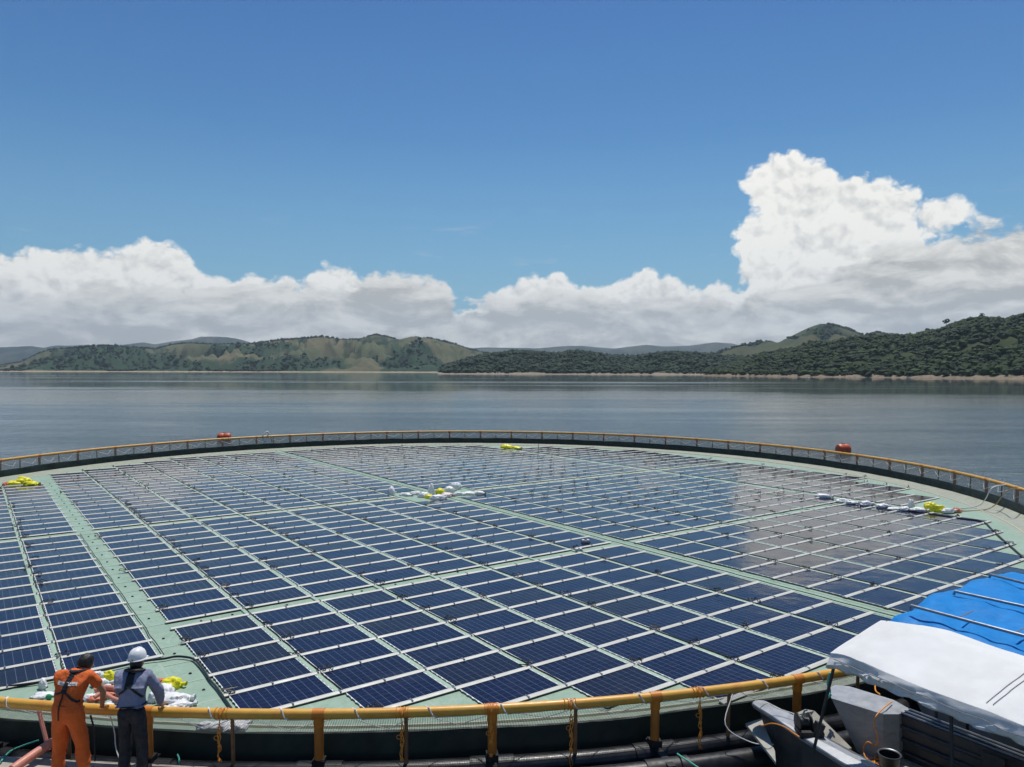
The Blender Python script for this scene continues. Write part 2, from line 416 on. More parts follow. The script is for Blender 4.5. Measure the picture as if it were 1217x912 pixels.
    depth = nt.ramp(nt.m('ADD', d, 0.0), (.0, .11, 1.0, .55))
    lum = nt.m('ADD', nt.m('ADD', depth, nt.m('MULTIPLY', lit, .9)), nt.m('MULTIPLY', nt.m('SUBTRACT', low.outputs[0], .5), .35), clamp=True)
    cA = nt.mix(lum, (5.4, 5.4, 5.25), (10.2, 10.0, 9.3))
    edge = nt.ramp(dd, (.0, .02, .75, 1.0))
    # grey layer in front
    sB = nt.mapping(P0, (1, 2.2, 1), loc=(3, 5, 0))
    nB = nt.noise(sB, 9, 6, .62, .4)
    nBs = nt.noise(shift(sB, .008, .034), 9, 6, .62, .4)
    nB2 = nt.noise(nt.mapping(P0, (1, 2.4, 1), loc=(1, 2, 0)), 26, 5, .62, .5)
    dB = nt.m('ADD', nt.m('SUBTRACT', topB, el), nt.m('ADD', nt.m('MULTIPLY', nt.m('SUBTRACT', nB.outputs[0], .5), .085), nt.m('MULTIPLY', Hc, .060)))
    mB = nt.ramp(dB, (-.002, .009))
    rim = nt.ramp(dB, (.0, .03, 1.0, 0.0))
    lb = nt.m('ADD', nt.m('ADD', nt.m('MULTIPLY', nt.ramp(nB.outputs[0], (.34, .66)), .62), nt.m('MULTIPLY', nt.ramp(nB2.outputs[0], (.43, .62)), .22)), nt.m('ADD', nt.m('MULTIPLY', lit, .22), nt.m('MULTIPLY', nt.m('SUBTRACT', nB.outputs[0], nBs.outputs[0]), 3.2)), clamp=True)
    cB = nt.mix(lb, (5.0, 4.95, 4.5), (9.0, 8.75, 8.0))
    cB = nt.mix(nt.m('MULTIPLY', rim, nt.m('MULTIPLY', lb, .9)), cB, (9.0, 8.8, 8.2))
    # thin veil wisps beside the tower
    wz = nt.noise(nt.mapping(P0, (1, 4, 1), loc=(7, 1, 0)), 10, 5, .62, .6)
    band = nt.m('MULTIPLY', nt.ramp(el, (.10, .14)), nt.ramp(el, (.22, .17)))
    vm = nt.m('MULTIPLY', nt.m('MULTIPLY', nt.ramp(wz.outputs[0], (.60, .80)), .45), band)
    s0 = nt.mix(1.0, sky.outputs[0], nt.mix(nt.ramp(el, (.10, .45)), (.34, .76, .93), (.165, .49, .82)), 'MULTIPLY')
    hz = nt.ramp(el, (.0, .30, .55, 0.0))
    s0 = nt.mix(hz, s0, (2.5, 4.5, 5.8))
    s1 = nt.mix(vm, s0, (5.4, 5.9, 6.4))
    s2 = nt.mix(mA, s1, cA)
    s3 = nt.mix(mB, s2, cB)
    below = nt.m('LESS_THAN', el, -.002)
    s4 = nt.mix(below, s3, (1.2, 1.5, 1.7))
    nt.l.new(s4, bg.inputs[0]); bg.inputs[1].default_value = .10
build_world()
scene.world.cycles.sampling_method = 'MANUAL'; scene.world.cycles.sample_map_resolution = 512

def plane(name, x0, x1, d0, d1, z, m, n=1):
    mb = MB(); mb.quad([W(x0, d0, z), W(x1, d0, z), W(x1, d1, z), W(x0, d1, z)])
    return mb.build(name, m, smooth=False)
WZ = -.16
wt = plane('water', -11000, 11000, -3000, 13000, WZ, M['water']); tag(wt, kind='structure')
# air
hb = MB(); c0 = W(0, 5000, 0)
Mrot = Matrix.Rotation(YAW, 3, 'Z')
hb.box((c0.x, c0.y, 449), (23000, 17000, 902.4), Mrot)
hz = hb.build('haze', None, smooth=False); tag(hz, kind='stuff')
hm = bpy.data.materials.new('haze_air'); hm.use_nodes = True
hn = hm.node_tree; hn.nodes.clear()
ho = hn.nodes.new('ShaderNodeOutputMaterial'); hv = hn.nodes.new('ShaderNodeVolumePrincipled')
hv.inputs['Color'].default_value = (.70, .85, 1, 1); hv.inputs['Density'].default_value = 6.5e-5; hv.inputs['Anisotropy'].default_value = .3
hn.links.new(hv.outputs[0], ho.inputs['Volume']); hz.data.materials.append(hm)

# ------------------------------------------------------------------ hills
def interp(pts, x):
    xs = [p[0] for p in pts]; ys = [p[1] for p in pts]
    return float(np.interp(x, xs, ys))
def ground_mat(name, grass, grass2, wood, bank_h, bank=(.36, .29, .20)):
    m, nt, b = new_mat(name)
    P = nt.new('ShaderNodeNewGeometry').outputs['Position']
    at = nt.new('ShaderNodeAttribute', attribute_name='wood')
    sep = nt.new('ShaderNodeSeparateXYZ'); nt.l.new(P, sep.inputs[0])
    n1 = nt.noise(P, .006, 8, .65); n2 = nt.noise(P, .06, 6, .7); n3 = nt.noise(P, .3, 4, .7)
    c = nt.mix(nt.ramp(n1.outputs[0], (.38, .62)), grass, grass2)
    c = nt.mix(nt.m('MULTIPLY', nt.ramp(n2.outputs[0], (.5, .68)), .6), c, wood)
    w = nt.ramp(nt.m('ADD', at.outputs['Fac'], nt.m('MULTIPLY', nt.m('SUBTRACT', n2.outputs[0], .5), .5)), (.42, .52))
    c = nt.mix(w, c, wood)
    bk = nt.ramp(nt.m('SUBTRACT', sep.outputs[2], nt.m('MULTIPLY', nt.m('SUBTRACT', n2.outputs[0], .25), bank_h*1.6)), (bank_h*.42, bank_h*.5, 1, 0))
    bc = nt.mix(nt.ramp(n3.outputs[0], (.4, .6)), tuple(k*.75 for k in bank), tuple(k*1.15 for k in bank))
    c = nt.mix(bk, c, bc)
    nt.l.new(c, b.inputs['Base Color']); b.inputs['Roughness'].default_value = .95; b.inputs['Specular IOR Level'].default_value = .1
    return m
def crown_mat(name, lo, hi):
    m, nt, b = new_mat(name)
    at = nt.new('ShaderNodeAttribute', attribute_name='tint')
    P = nt.new('ShaderNodeNewGeometry').outputs['Position']
    n = nt.noise(P, .02, 4, .6); n2 = nt.noise(P, 1.6, 4, .7)
    f = nt.m('ADD', nt.m('MULTIPLY', at.outputs['Fac'], .7), nt.m('MULTIPLY', nt.ramp(n.outputs[0], (.35, .65)), .4))
    c = nt.mix(f, lo, hi)
    c = nt.mix(nt.m('MULTIPLY', n2.outputs[0], .5), c, tuple(k*.6 for k in lo))
    nt.l.new(c, b.inputs['Base Color']); b.inputs['Roughness'].default_value = .8; b.inputs['Specular IOR Level'].default_value = .2
    return m
M['crown_dark'] = crown_mat('crown_dark', (.010, .022, .008), (.055, .092, .020))
M['crown_mid'] = crown_mat('crown_mid', (.018, .038, .018), (.042, .072, .028))

class Range:
    def __init__(s, name, crest, d0, d1, d2, seed, spur=.5, sc=.004, wood=.5, wsc=.004, bk=1.3):
        s.bk = bk
        s.name = name; s.crest = crest; s.d0 = d0; s.d1 = d1; s.d2 = d2; s.seed = seed; s.spur = spur; s.sc = sc; s.wood = wood; s.wsc = wsc
    def front(s, px): return s.d0(px) if callable(s.d0) else s.d0
    def H(s, px, t):
        d0 = s.front(px); d1 = d0+(s.d1); d2 = d1+s.d2
        tc = .55
        d = d0+(d1-d0)*t/tc if t < tc else d1+(d2-d1)*(t-tc)/(1-tc)
        r = (px-608.5)/F; p = W(r*d, d)
        wob = noise.fractal(Vector((p.x*s.sc*5, p.y*s.sc*5, s.seed)), .8, 2.1, 4)
        py = interp(s.crest, px)
        Hc = CH + (440.4-py+.0021*(px-608))/F*d1
        Hc = max(Hc, 1.5)
        if t < tc:
            k = t/tc
            sh = math.sin(k*PI/2)**1.15
            q = Vector((p.x*s.sc, p.y*s.sc, s.seed*3.1))
            n = 1-2*abs(noise.fractal(q, .9, 2.0, 5))
            e = k*(1-k)*4
            h = Hc*(sh + e*s.spur*(n-.62)*.75)
            h += wob*Hc*.04*min(1, e+.1)
        else:
            k = (t-tc)/(1-tc)
            h = Hc*(1-k*k*(3-2*k)) + wob*Hc*.03
            h = min(h, Hc)
        h = min(h, CH+(Hc-CH)*(d/d1)*(.99 if t < tc*.93 else 1.0)) if t < tc and Hc > CH else h
        bank = min(1, t*60)
        h = -1.2+(max(h, s.bk+(.5+s.bk*.8)*wob)+1.2)*bank
        return p, h, d
    def woodf(s, p, h, k):
        v = noise.fractal(Vector((p.x*s.wsc, p.y*s.wsc, s.seed*7.7)), .9, 2.1, 4)*.8+.5
        q = Vector((p.x*s.sc, p.y*s.sc, s.seed*3.1))
        n = 1-2*abs(noise.fractal(q, .9, 2.0, 5))
        v -= (n-.6)*.35                          # trees keep to the gullies
        if k < .10: v += .30                     # and to the shore
        return v + (s.wood-.5)
    def build(s, mtl, x0, x1, nx, nt_):
        vs = np.zeros((nx*nt_, 3), np.float32); wd = np.zeros(nx*nt_, np.float32)
        for i in range(nx):
            px = x0+(x1-x0)*i/(nx-1)
            for j in range(nt_):
                t = (j/(nt_-1))**1.25
                p, h, d = s.H(px, t)
                vs[i*nt_+j] = (p.x, p.y, h); wd[i*nt_+j] = s.woodf(p, h, t)
        I, J = np.meshgrid(np.arange(nx-1), np.arange(nt_-1), indexing='ij')
        a = (I*nt_+J).ravel(); fc = np.stack([a, a+nt_, a+nt_+1, a+1], 1)
        o = fast_mesh(s.name, vs, fc, mtl, {'wood': wd})
        tag(o, kind='structure'); return o

def fast_mesh(name, vs, fc, mtl, attrs=None, smooth=True):
    me = bpy.data.meshes.new(name); n = len(vs); k = fc.shape[1]
    me.vertices.add(n); me.vertices.foreach_set('co', np.asarray(vs, np.float32).ravel())
    me.loops.add(fc.size); me.loops.foreach_set('vertex_index', fc.ravel().astype(np.int32))
    me.polygons.add(len(fc)); me.polygons.foreach_set('loop_start', np.arange(0, fc.size, k, dtype=np.int32))
    me.polygons.foreach_set('use_smooth', np.full(len(fc), smooth))
    for an, av in (attrs or {}).items():
        a = me.attributes.new(an, 'FLOAT', 'POINT'); a.data.foreach_set('value', av.astype(np.float32))
    me.update(calc_edges=True); me.validate()
    if mtl: me.materials.append(mtl)
    o = bpy.data.objects.new(name, me); COL.objects.link(o); return o

def ico(sub):
    bm = bmesh.new(); bmesh.ops.create_icosphere(bm, subdivisions=sub, radius=1)
    v = np.array([x.co[:] for x in bm.verts], np.float32); f = np.array([[y.index for y in x.verts] for x in bm.faces], np.int32)
    bm.free(); return v, f
def crown_templates(n, sub):
    out = []; v, f = ico(sub)
    for i in range(n):
        w = v.copy()
        for k in range(len(w)):
            nn = noise.fractal(Vector(w[k].tolist())*1.5+Vector((i*9.1, 0, 0)), .6, 2.2, 4)
            w[k] *= 1+.55*nn
        w[:, 2] = np.where(w[:, 2] < 0, w[:, 2]*.6, w[:, 2])
        out.append(w)
    return out, f
def scatter(name, rng, x0, x1, count, size, mtl, need, seed, tmax=.75, sub=1, label=None, tmin=.02):
    r = random.Random(seed); T, f = crown_templates(7, sub); nv = len(T[0])
    VS = []; FC = []; TI = []; k = 0; tries = 0
    while k < count and tries < count*12:
        tries += 1
        px = r.uniform(x0, x1); t = tmin+(tmax-tmin)*r.random()**.85
        p, h, d = rng.H(px, t)
        if h < 1.2 or rng.woodf(p, h, t) < need: continue
        sz = size*(.45+1.25*r.random()**1.7)
        w = T[r.randrange(7)]; a = r.uniform(0, 2*PI); ca, sa = math.cos(a), math.sin(a)
        q = np.empty_like(w)
        q[:, 0] = (w[:, 0]*ca-w[:, 1]*sa)*sz + p.x; q[:, 1] = (w[:, 0]*sa+w[:, 1]*ca)*sz + p.y
        q[:, 2] = w[:, 2]*sz*r.uniform(.8, 1.25) + h + sz*.45
        VS.append(q); FC.append(f+k*nv); TI.append(np.full(nv, r.random()**1.6)); k += 1
    o = fast_mesh(name, np.concatenate(VS), np.concatenate(FC), mtl, {'tint': np.concatenate(TI)}, smooth=False)
    tag(o, label, 'woodland', kind='stuff'); return o

gm_L = ground_mat('hill_grass', (.092, .108, .056), (.150, .130, .074), (.034, .062, .034), 2.5)
gm_M = ground_mat('hill_green', (.050, .070, .030), (.095, .090, .048), (.018, .040, .016), 3, (.28, .23, .17))
gm_F = ground_mat('hill_far', (.05, .065, .045), (.085, .082, .06), (.022, .038, .025), 1)
gm_R = ground_mat('hill_wooded', (.038, .055, .020), (.06, .06, .028), (.016, .030, .010), 3.2, (.23, .18, .125))
cL = [(-200, 436), (-60, 434), (0, 435), (25, 431), (45, 421), (60, 416), (85, 414), (125, 411), (150, 413), (185, 415), (205, 410), (225, 408), (250, 409.5), (300, 409), (330, 405), (355, 403), (385, 400.5), (410, 404), (428, 403), (446, 398), (462, 401), (475, 403.5), (490, 400), (508, 402), (522, 405), (545, 411), (560, 416), (600, 425), (660, 433), (720, 437)]
cM = [(520, 440), (532, 436), (548, 431), (575, 424), (600, 421), (612, 419), (640, 421), (660, 423), (672, 421), (685, 419.5), (700, 421), (725, 425), (745, 426), (765, 425), (785, 422), (800, 420.5), (820, 421.5), (850, 425), (900, 428), (1000, 430)]
cP = [(760, 436), (800, 428), (835, 421), (870, 414), (900, 407), (915, 404.5), (924, 407.5), (935, 402), (945, 397), (960, 390), (968, 387), (976, 384.5), (990, 387), (1005, 391), (1020, 397), (1030, 399), (1040, 395), (1055, 398), (1075, 403), (1150, 412), (1300, 420)]
cR = [(835, 443), (850, 440), (870, 434), (890, 427), (905, 423), (945, 417), (965, 410), (985, 409.5), (1010, 405), (1040, 402), (1060, 401.5), (1075, 403), (1090, 401), (1100, 398), (1115, 395), (1130, 389), (1150, 383), (1165, 381), (1180, 382), (1195, 383.5), (1210, 379), (1217, 377), (1300, 366), (1450, 372)]
cBL = [(-250, 412), (0, 413), (38, 411.5), (52, 413.5), (65, 411), (100, 410), (125, 412), (155, 409), (170, 407), (185, 409.5), (205, 406), (228, 403.5), (240, 400), (270, 400.5), (290, 404.5), (305, 409), (330, 415), (380, 425), (450, 432)]
cBC = [(480, 425), (540, 415.5), (575, 413), (600, 413.5), (640, 414), (670, 411.5), (690, 411), (710, 413), (730, 414.5), (750, 412), (768, 410), (790, 412), (820, 411), (850, 407), (870, 408.5), (885, 412), (930, 416), (1100, 417), (1250, 412), (1500, 410)]
rL = Range('hills', cL, 1900, 1300, 900, 23, 1.3, .0036, .50, .0042)
rM = Range('hills', cM, lambda x: 1120-.25*max(0, x-600), 520, 400, 5, .35, .006, .85, .006, .9)
rP = Range('hills', cP, 1500, 1100, 700, 8, .5, .0035, .46, .005)
rR = Range('hills', cR, lambda x: float(np.interp(x, [830, 870, 950, 1217, 1400], [900, 850, 740, 570, 500])), 330, 260, 11, .22, .010, .9, .01, 1.9)
rBL = Range('hills', cBL, 5200, 1600, 900, 14, .5, .0012, .4, .002)
rBC = Range('hills', cBC, 5600, 1800, 900, 17, .55, .0013, .4, .002)
rL.build(gm_L, -200, 720, 380, 64); rM.build(gm_M, 520, 1000, 200, 40); rP.build(gm_M, 760, 1300, 220, 44)
rR.build(gm_R, 836, 1450, 220, 44); rBL.build(gm_F, -250, 450, 200, 30); rBC.build(gm_F, 480, 1500, 260, 30)
# flat shore belt that joins the hills and closes the far end of the lake
sb = MB(); prev = None
for i in range(61):
    px = -600+2500*i/60; r_ = (px-608.5)/F
    row = [W(r_*d, d, z) for d, z in ((3050+40*math.sin(i), -1.2), (3080, 1.6), (5300, 6), (9800, 20))]
    if prev:
        for k in range(3): sb.quad([prev[k], row[k], row[k+1], prev[k+1]])
    prev = row
o = sb.build('ground', gm_F); tag(o, kind='structure')
scatter('woodland', rR, 838, 1430, 22000, 2.35, M['crown_dark'], .45, 1, tmin=.014, label='dense dark green wood covering the near hill on the right shore')
scatter('woodland', rM, 524, 990, 13000, 3.2, M['crown_mid'], .42, 2, label='green wood on the low hills along the middle of the far shore')
scatter('woodland', rL, -180, 700, 17000, 3.6, M['crown_mid'], .60, 3, label='patches of trees in the gullies of the brown hills at left')
scatter('woodland', rP, 770, 1290, 5000, 3.6, M['crown_mid'], .58, 4, tmax=.48, label='scattered trees on the pointed hill behind the right wood')

def emergent_tree(px, t, h, label):
    p, gz, d = rR.H(px, t); r = random.Random(int(px))
    root = empty('broadleaf_tree', (p.x, p.y, gz)); tag(root, label, 'tree', 'trees standing above the wood on the right hill')
    mb = MB(); mb.tube([(0, 0, -1), (.1, 0, h*.35), (.2, .1, h*.62), (0, .2, h*.8)], [.4, .3, .2, .08], 7)
    for k in range(5):
        a = k*1.26+r.random(); mb.tube([(.1, 0, h*(.45+.06*k)), (math.cos(a)*h*.18, math.sin(a)*h*.18, h*(.62+.05*k))], [.14, .05], 5)
    mb.build('trunk', M['soil'], root)
    v, f = ico(1); VS = []; FC = []; k = 0; nv = len(v)
    for q in range(38):
        a = r.uniform(0, 2*PI); rr = h*.30*math.sqrt(r.random()); z = h*(.60+.36*r.random()); rr *= 1.1-abs(z/h-.72)*1.6
        s = h*r.uniform(.05, .11)
        w = v*s*np.array([1, 1, .7])*(1+.35*np.array([[noise.noise(Vector(x.tolist())*2+Vector((q, 0, 0)))] for x in v]))
        VS.append(w+np.array([rr*math.cos(a), rr*math.sin(a), z])); FC.append(f+k*nv); k += 1
    V = np.concatenate(VS)
    o = fast_mesh('crown', V, np.concatenate(FC), M['crown_dark'], {'tint': np.random.RandomState(int(px)).rand(len(V))*.6}, smooth=False); o.parent = root
for px, t, h, l in [(1124, .54, 13, 'tallest lone tree standing clear of the ridge of the right hill'), (1101, .54, 8, 'small tree on the dip left of the tallest ridge tree'),
                    (1090, .55, 7, 'small round tree at the low saddle of the right ridge'), (1166, .55, 9, 'broad tree on top of the right hill near its highest knoll'),
                    (1034, .55, 7, 'low tree on the ridge line in front of the pointed hill'), (962, .54, 8, 'dark tree on the first knoll of the wooded ridge')]:
    emergent_tree(px, t, h, l)
print('hills done')

# ------------------------------------------------------------------ solar raft
PU, PV, G0, GW, GR, GN = 1.72, 1.0554, .30, .48, .331, .536
ROWS = [20, 20, 20, 20, 19, 18, 17, 16, 13, 13, 11, 8]
def colx(k, s, e=.5):                          # k = 1..12, e = position across the column
    return s*(G0+(k-1+e)*PU+(GW if k > 8 else 0))
def rowy(j, q, e=.5, outer=False):
    return q*(GR+(j-1+e)*PV+(GN if (j > 11 and not outer) else 0))
OX, OY, RR, RZ = .25, -.10, 24.48, .93
def ring(theta, r, z): return Vector((OX+r*math.cos(theta), OY+r*math.sin(theta), z))
def theta_of(px, py, z=RZ):
    p = G(px, py, z); return math.atan2(p.y-OY, p.x-OX)
def in_view(p, m=0):
    v = Vector(p)-Vector((CX, CY, CH)); x = v.x*RX+v.y*RY; d = v.x*FX+v.y*FY
    if d < 2: return None
    px = 608.5+F*x/d; py = 440.4-F*v.z/d
    return (px, py, d) if -m < px < 1217+m and -m < py < 912+m else None

# membrane sheet
mb = MB(); NS = 256; rs = [0, 6, 12, 17, 21, 23.2, 23.6, 24.02]; zs = [0, 0, 0, 0, 0, .01, .04, .10]
mb.v.append((OX, OY, 0))
for r_, z_ in zip(rs[1:], zs[1:]):
    for k in range(NS): mb.v.append(tuple(ring(2*PI*k/NS, r_, z_)))
for k in range(NS): mb.face((0, 1+k, 1+(k+1) % NS))
for i in range(len(rs)-2):
    a = 1+i*NS
    for k in range(NS): mb.face((a+k, a+NS+k, a+NS+(k+1) % NS, a+(k+1) % NS))
memb = mb.build('floating_membrane', M['membrane']); tag(memb, 'huge round pale green membrane carrying all the solar panels on the lake', 'membrane')
M['seam'] = mat('weld_seam', (.42, .47, .38), .5, var=.1, space='World')
M['weld_rim'] = mat('rim_weld', (.52, .50, .36), .5, var=.1, space='World')
sm = MB(); sm.tube([ring(2*PI*k/NS, 22.95, .012) for k in range(NS)], .035, 6, closed=True)
sm.build('rim_seam', M['weld_rim'], memb)
for q in (1, -1):                              # faint welds across the lengthwise aisles
    for s in (1, -1):
        for j in range(0, 17):
            y = rowy(max(j, 1), q, 1 if j else 0); x = s*(G0+8*PU+GW/2)
            if not in_view((x, y, 0)): continue
            sm = MB(); sm.box((x, y, .004), (GW+.12, .028, .006)); sm.build('weld_seam', M['seam'], memb)
M['rib'] = mat('gap_rib', (.33, .44, .33), .5, var=.1, space='World')
for s in (-1, 1):
    for k in range(1, 12):
        if k == 8: continue
        J = ROWS[k]; y0, y1 = rowy(J, -1, 1, k > 8), rowy(J, 1, 1, k > 8); x = colx(k, s, 1)-.012
        sm = MB(); n = 40
        for i in range(n+1):
            y = y0+(y1-y0)*i/n
            for (a, z) in ((-.058, .0), (-.05, .034), (-.02, .040), (.02, .040), (.05, .034), (.058, .0)): sm.v.append((x+a, y, z))
        for i in range(n):
            for q in range(5): sm.face((i*6+q, i*6+q+1, (i+1)*6+q+1, (i+1)*6+q))
        sm.build('gap_rib', M['rib'], memb)
for s in (-1, 1):
    for q in (-1, 1):
        for j in range(1, 14, 1):
            p = Vector((s*(G0+8*PU+GW*.5), rowy(j, q, .45), .0))
            if s > 0 and j % 3: continue
            if in_view(p): 
                pg = MB(); pg.lathe([(0, .022), (.022, .022), (.032, .004), (.034, .0)], p, 8); pg.build('drain_plug', M['black'], memb)
for (px, py) in [(226, 801), (242, 820.5), (239, 738.5), (276, 731), (341, 719.5), (430, 703), (470, 695), (544, 680.5), (603, 667.5)]:
    pg = MB(); pg.lathe([(0, .022), (.022, .022), (.032, .004), (.034, .0)], G(px, py), 8); pg.build('drain_plug', M['black'], memb)

# one panel
PW, PH, PT = 1.565, .925, .022
M['panel_edge'] = mat('panel_edge', (.16, .17, .18), .5)
def add_panel(mb, c, tilt=(0, 0)):
    x, y = PW/2, PH/2; z0, z1 = .012, .012+PT
    def P(i, j, z): return (c[0]+i*x, c[1]+j*y, z+i*tilt[0]+j*tilt[1])
    a = [P(-1, -1, z1), P(1, -1, z1), P(1, 1, z1), P(-1, 1, z1)]; b = [P(-1, -1, z0), P(1, -1, z0), P(1, 1, z0), P(-1, 1, z0)]
    n = len(mb.v); mb.v += a+b
    mb.f.append((n, n+1, n+2, n+3)); mb.uv.append([(0, 0), (1, 0), (1, 1), (0, 1)]); mb.m.append(0)
    for k in range(4):
        k2 = (k+1) % 4; mb.face((n+k2, n+k, n+4+k, n+4+k2), 1)
pm = MB(); add_panel(pm, (0, 0)); panel0 = pm.build('solar_panel', [M['panel'], M['panel_edge']], link=False)
clip_mes = []
for s in (-1, 1):
    cm = MB(); o_ = []; i_ = []
    for k in range(5):
        for a, b in ((-.035, .016), (-.022, .030), (.022, .030), (.035, .016)): o_.append((s*(PW/2+b-.014), -.36+.18*k+a))
    o_ = [(s*(PW/2+.002), -PH/2+.02)]+o_+[(s*(PW/2+.002), PH/2-.02)]
    i_ = [(s*(PW/2-.010), PH/2-.02), (s*(PW/2-.010), -PH/2+.02)]
    pl = o_+i_
    if s < 0: pl = pl[::-1]
    n = len(pl); cm.v = [(x, y, .042) for x, y in pl]+[(x, y, .030) for x, y in pl]
    cm.face(list(range(n))); cm.face(list(range(n, 2*n))[::-1])
    for k in range(n): cm.face((k, n+k, n+(k+1) % n, (k+1) % n))
    clip_mes.append(cm.build('edge_clip', M['clip'], link=False, smooth=False).data)
cable_mes = []
for v in range(5):
    r = random.Random(40+v); cb = MB()
    for q in range(2):
        pts = [(-.02+.02*q, -.10-.05*r.random(), .06)]
        for i in range(5): pts.append((r.uniform(-.13, .13), -.08+.05*i+r.uniform(-.03, .03), .06+.07*r.random()))
        pts.append((.03, .16, .06)); cb.tube(smooth_path(pts, 4), .0085, 5)
    cable_mes.append(cb.build('connector_cable', M['black'], link=False).data)
ORD = ['', 'first', 'second', 'third', 'fourth', 'fifth', 'sixth', 'seventh', 'eighth', 'ninth', 'tenth', '11th', '12th', '13th', '14th', '15th', '16th', '17th', '18th', '19th', '20th', '21st']
cells = []
for s in (-1, 1):
    for k in range(1, 13):
        for q in (-1, 1):
            for j in range(1, ROWS[k-1]+1):
                if k == 1 and j == 1: continue
                cells.append((k, s, j, q, colx(k, s), rowy(j, q, .5, k > 8)))
vis = []
hid = []
for c in cells:
    t = in_view((c[4], c[5], 0), 6)
    (vis if t else hid).append((t[2] if t else 1e9, c))
vis.sort(key=lambda a: a[0])
near = vis[:298]; rest = vis[298:]+hid
def panel_label(k, s, j, q):
    side = 'left' if s < 0 else 'right'
    if k <= 8: c = ORD[k]+' column '+side+' of centre aisle'
    else: c = ORD[k-8]+' column outside '+side+' aisle'
    if q < 0 and j > 11: r = ORD[j-11]+' row below near cross aisle'
    elif q < 0: r = ORD[j]+' row below middle cross aisle'
    elif j <= 11: r = ORD[j]+' row above middle cross aisle'
    else: r = ORD[j-11]+' row above far cross aisle'
    return 'navy solar panel, %s, %s' % (r, c)
for i, (d, (k, s, j, q, x, y)) in enumerate(near):
    o = panel0.copy(); COL.objects.link(o)
    o.location = (x, y, 0); o.rotation_euler = (math.radians(rnd.gauss(0, .22)), math.radians(rnd.gauss(0, .18)), math.radians(rnd.gauss(0, .14)))
    tag(o, panel_label(k, s, j, q), 'solar panel', 'solar panels laid in rows on the green membrane')
    for cme in clip_mes:
        c = bpy.data.objects.new('edge_clip', cme); COL.objects.link(c); c.parent = o
    if rnd.random() < (.75 if k % 2 == 1 else .25):
        c = bpy.data.objects.new('connector_cable', cable_mes[rnd.randrange(5)]); COL.objects.link(c); c.parent = o
        c.location = (s*(PW/2+.05 + rnd.uniform(-.2, .02)), -PH/2, 0); c.rotation_euler = (0, 0, rnd.uniform(-.8, .8)+(PI/2 if rnd.random() < .5 else 0))
pm = MB(); cb = MB(); cl = MB()
for i, (d, (k, s, j, q, x, y)) in enumerate(rest):
    add_panel(pm, (x, y), (rnd.gauss(0, .003), rnd.gauss(0, .0018)))
    if rnd.random() < .45:
        for w in range(2):
            a = Vector((x+s*(PW/2+.05)+rnd.uniform(-.2, .05), y-PH/2+rnd.uniform(-.1, .1), .06))
            cb.tube([a, a+Vector((rnd.uniform(-.12, .12), rnd.uniform(-.1, .1), .14)), a+Vector((rnd.uniform(-.2, .2), rnd.uniform(-.12, .12), .06)), a+Vector((rnd.uniform(-.1, .1), .12, .0))], .010, 4)
o = pm.build('solar_panels', [M['panel'], M['panel_edge']]); tag(o, 'farther rows of solar panels on the back half of the green membrane', 'solar panels', kind='stuff')
o = cb.build('connector_cables', M['black']); tag(o, 'small black cable loops between the farther solar panels', 'cables', kind='stuff')

# white strips between the rows
_cm = MB(); _cm.box((0, 0, 0), (.028, .115, .012)); clamp_me = _cm.build('strap_clamp', M['steel'], link=False, smooth=False).data
def strip(name, x0, x1, y, label, w=.128):
    mb = MB(); xa, xb = min(x0, x1), max(x0, x1); n = max(2, int((xb-xa)/.86)); r = random.Random(int(y*100+xa*7))
    prof = [(-w/2, .034), (-w/2, .044), (-.030, .052), (-.016, .060), (.016, .060), (.030, .052), (w/2, .044), (w/2, .034)]
    for i in range(n+1):
        x = xa+(xb-xa)*i/n; dy = r.uniform(-.006, .006)
        for (py, pz) in prof: mb.v.append((x, y+py+dy, pz))
    for i in range(n):
        for k in range(7): mb.face((i*8+k, i*8+k+1, (i+1)*8+k+1, (i+1)*8+k))
    mb.face(list(range(8))); mb.face([n*8+k for k in range(8)][::-1])
    o = mb.build(name, M['strip'])
    tag(o, label, 'mounting strip', 'white mounting strips between the panel rows')
    for i in range(1, int((xb-xa)/.86)):
        if in_view((xa+i*.86, y, 0), 4):
            c = bpy.data.objects.new('strap_clamp', clamp_me); COL.objects.link(c); c.parent = o; c.location = (xa+i*.86, y, .063)
    return o
def line_name(j, q, main):
    nm = 'below' if q < 0 else 'above'
    if main and j > 11:
        return ('%s strip %s %s cross aisle' % (ORD[j-10], nm, 'near' if q < 0 else 'far'))
    return '%s strip %s middle cross aisle' % (ORD[j+1], nm)
for q in (-1, 1):
    for s in (-1, 1):
        for j in range(0, 21):
            kk = [k for k in range(1, 9) if max(j, 1) <= ROWS[k-1] or j == 0]
            if j <= 1: k0 = 2
            else: k0 = 1
            if not kk or j > ROWS[0]: continue
            y = rowy(max(j, 1), q, 1 if j else 0)
            k1 = max(k for k in kk)
            base = line_name(j, q, True)
            sd_ = 'left' if s < 0 else 'right'
            xo = colx(k1, s, 1)
            strip('mounting_strip', colx(k0, s, 0), xo, y, 'long white mounting strip, %s, %s of centre aisle' % (base.replace('middle', 'middle'), sd_))
            if j == 11:
                strip('mounting_strip', colx(1, s, 0), xo, rowy(12, q, 0), 'white strip on the %s edge of the %s cross aisle, %s half' % ('lower' if q < 0 else 'upper', 'near' if q < 0 else 'far', sd_))
        for j in range(0, 14):
            kk = [k for k in range(9, 13) if max(j, 1) <= ROWS[k-1]]
            y = rowy(max(j, 1), q, 1 if j else 0, True)
            strip('mounting_strip', colx(9, s, 0), colx(max(kk), s, 1), y, 'white mounting strip outside the %s aisle, %s' % ('left' if s < 0 else 'right', line_name(j, q, False)))

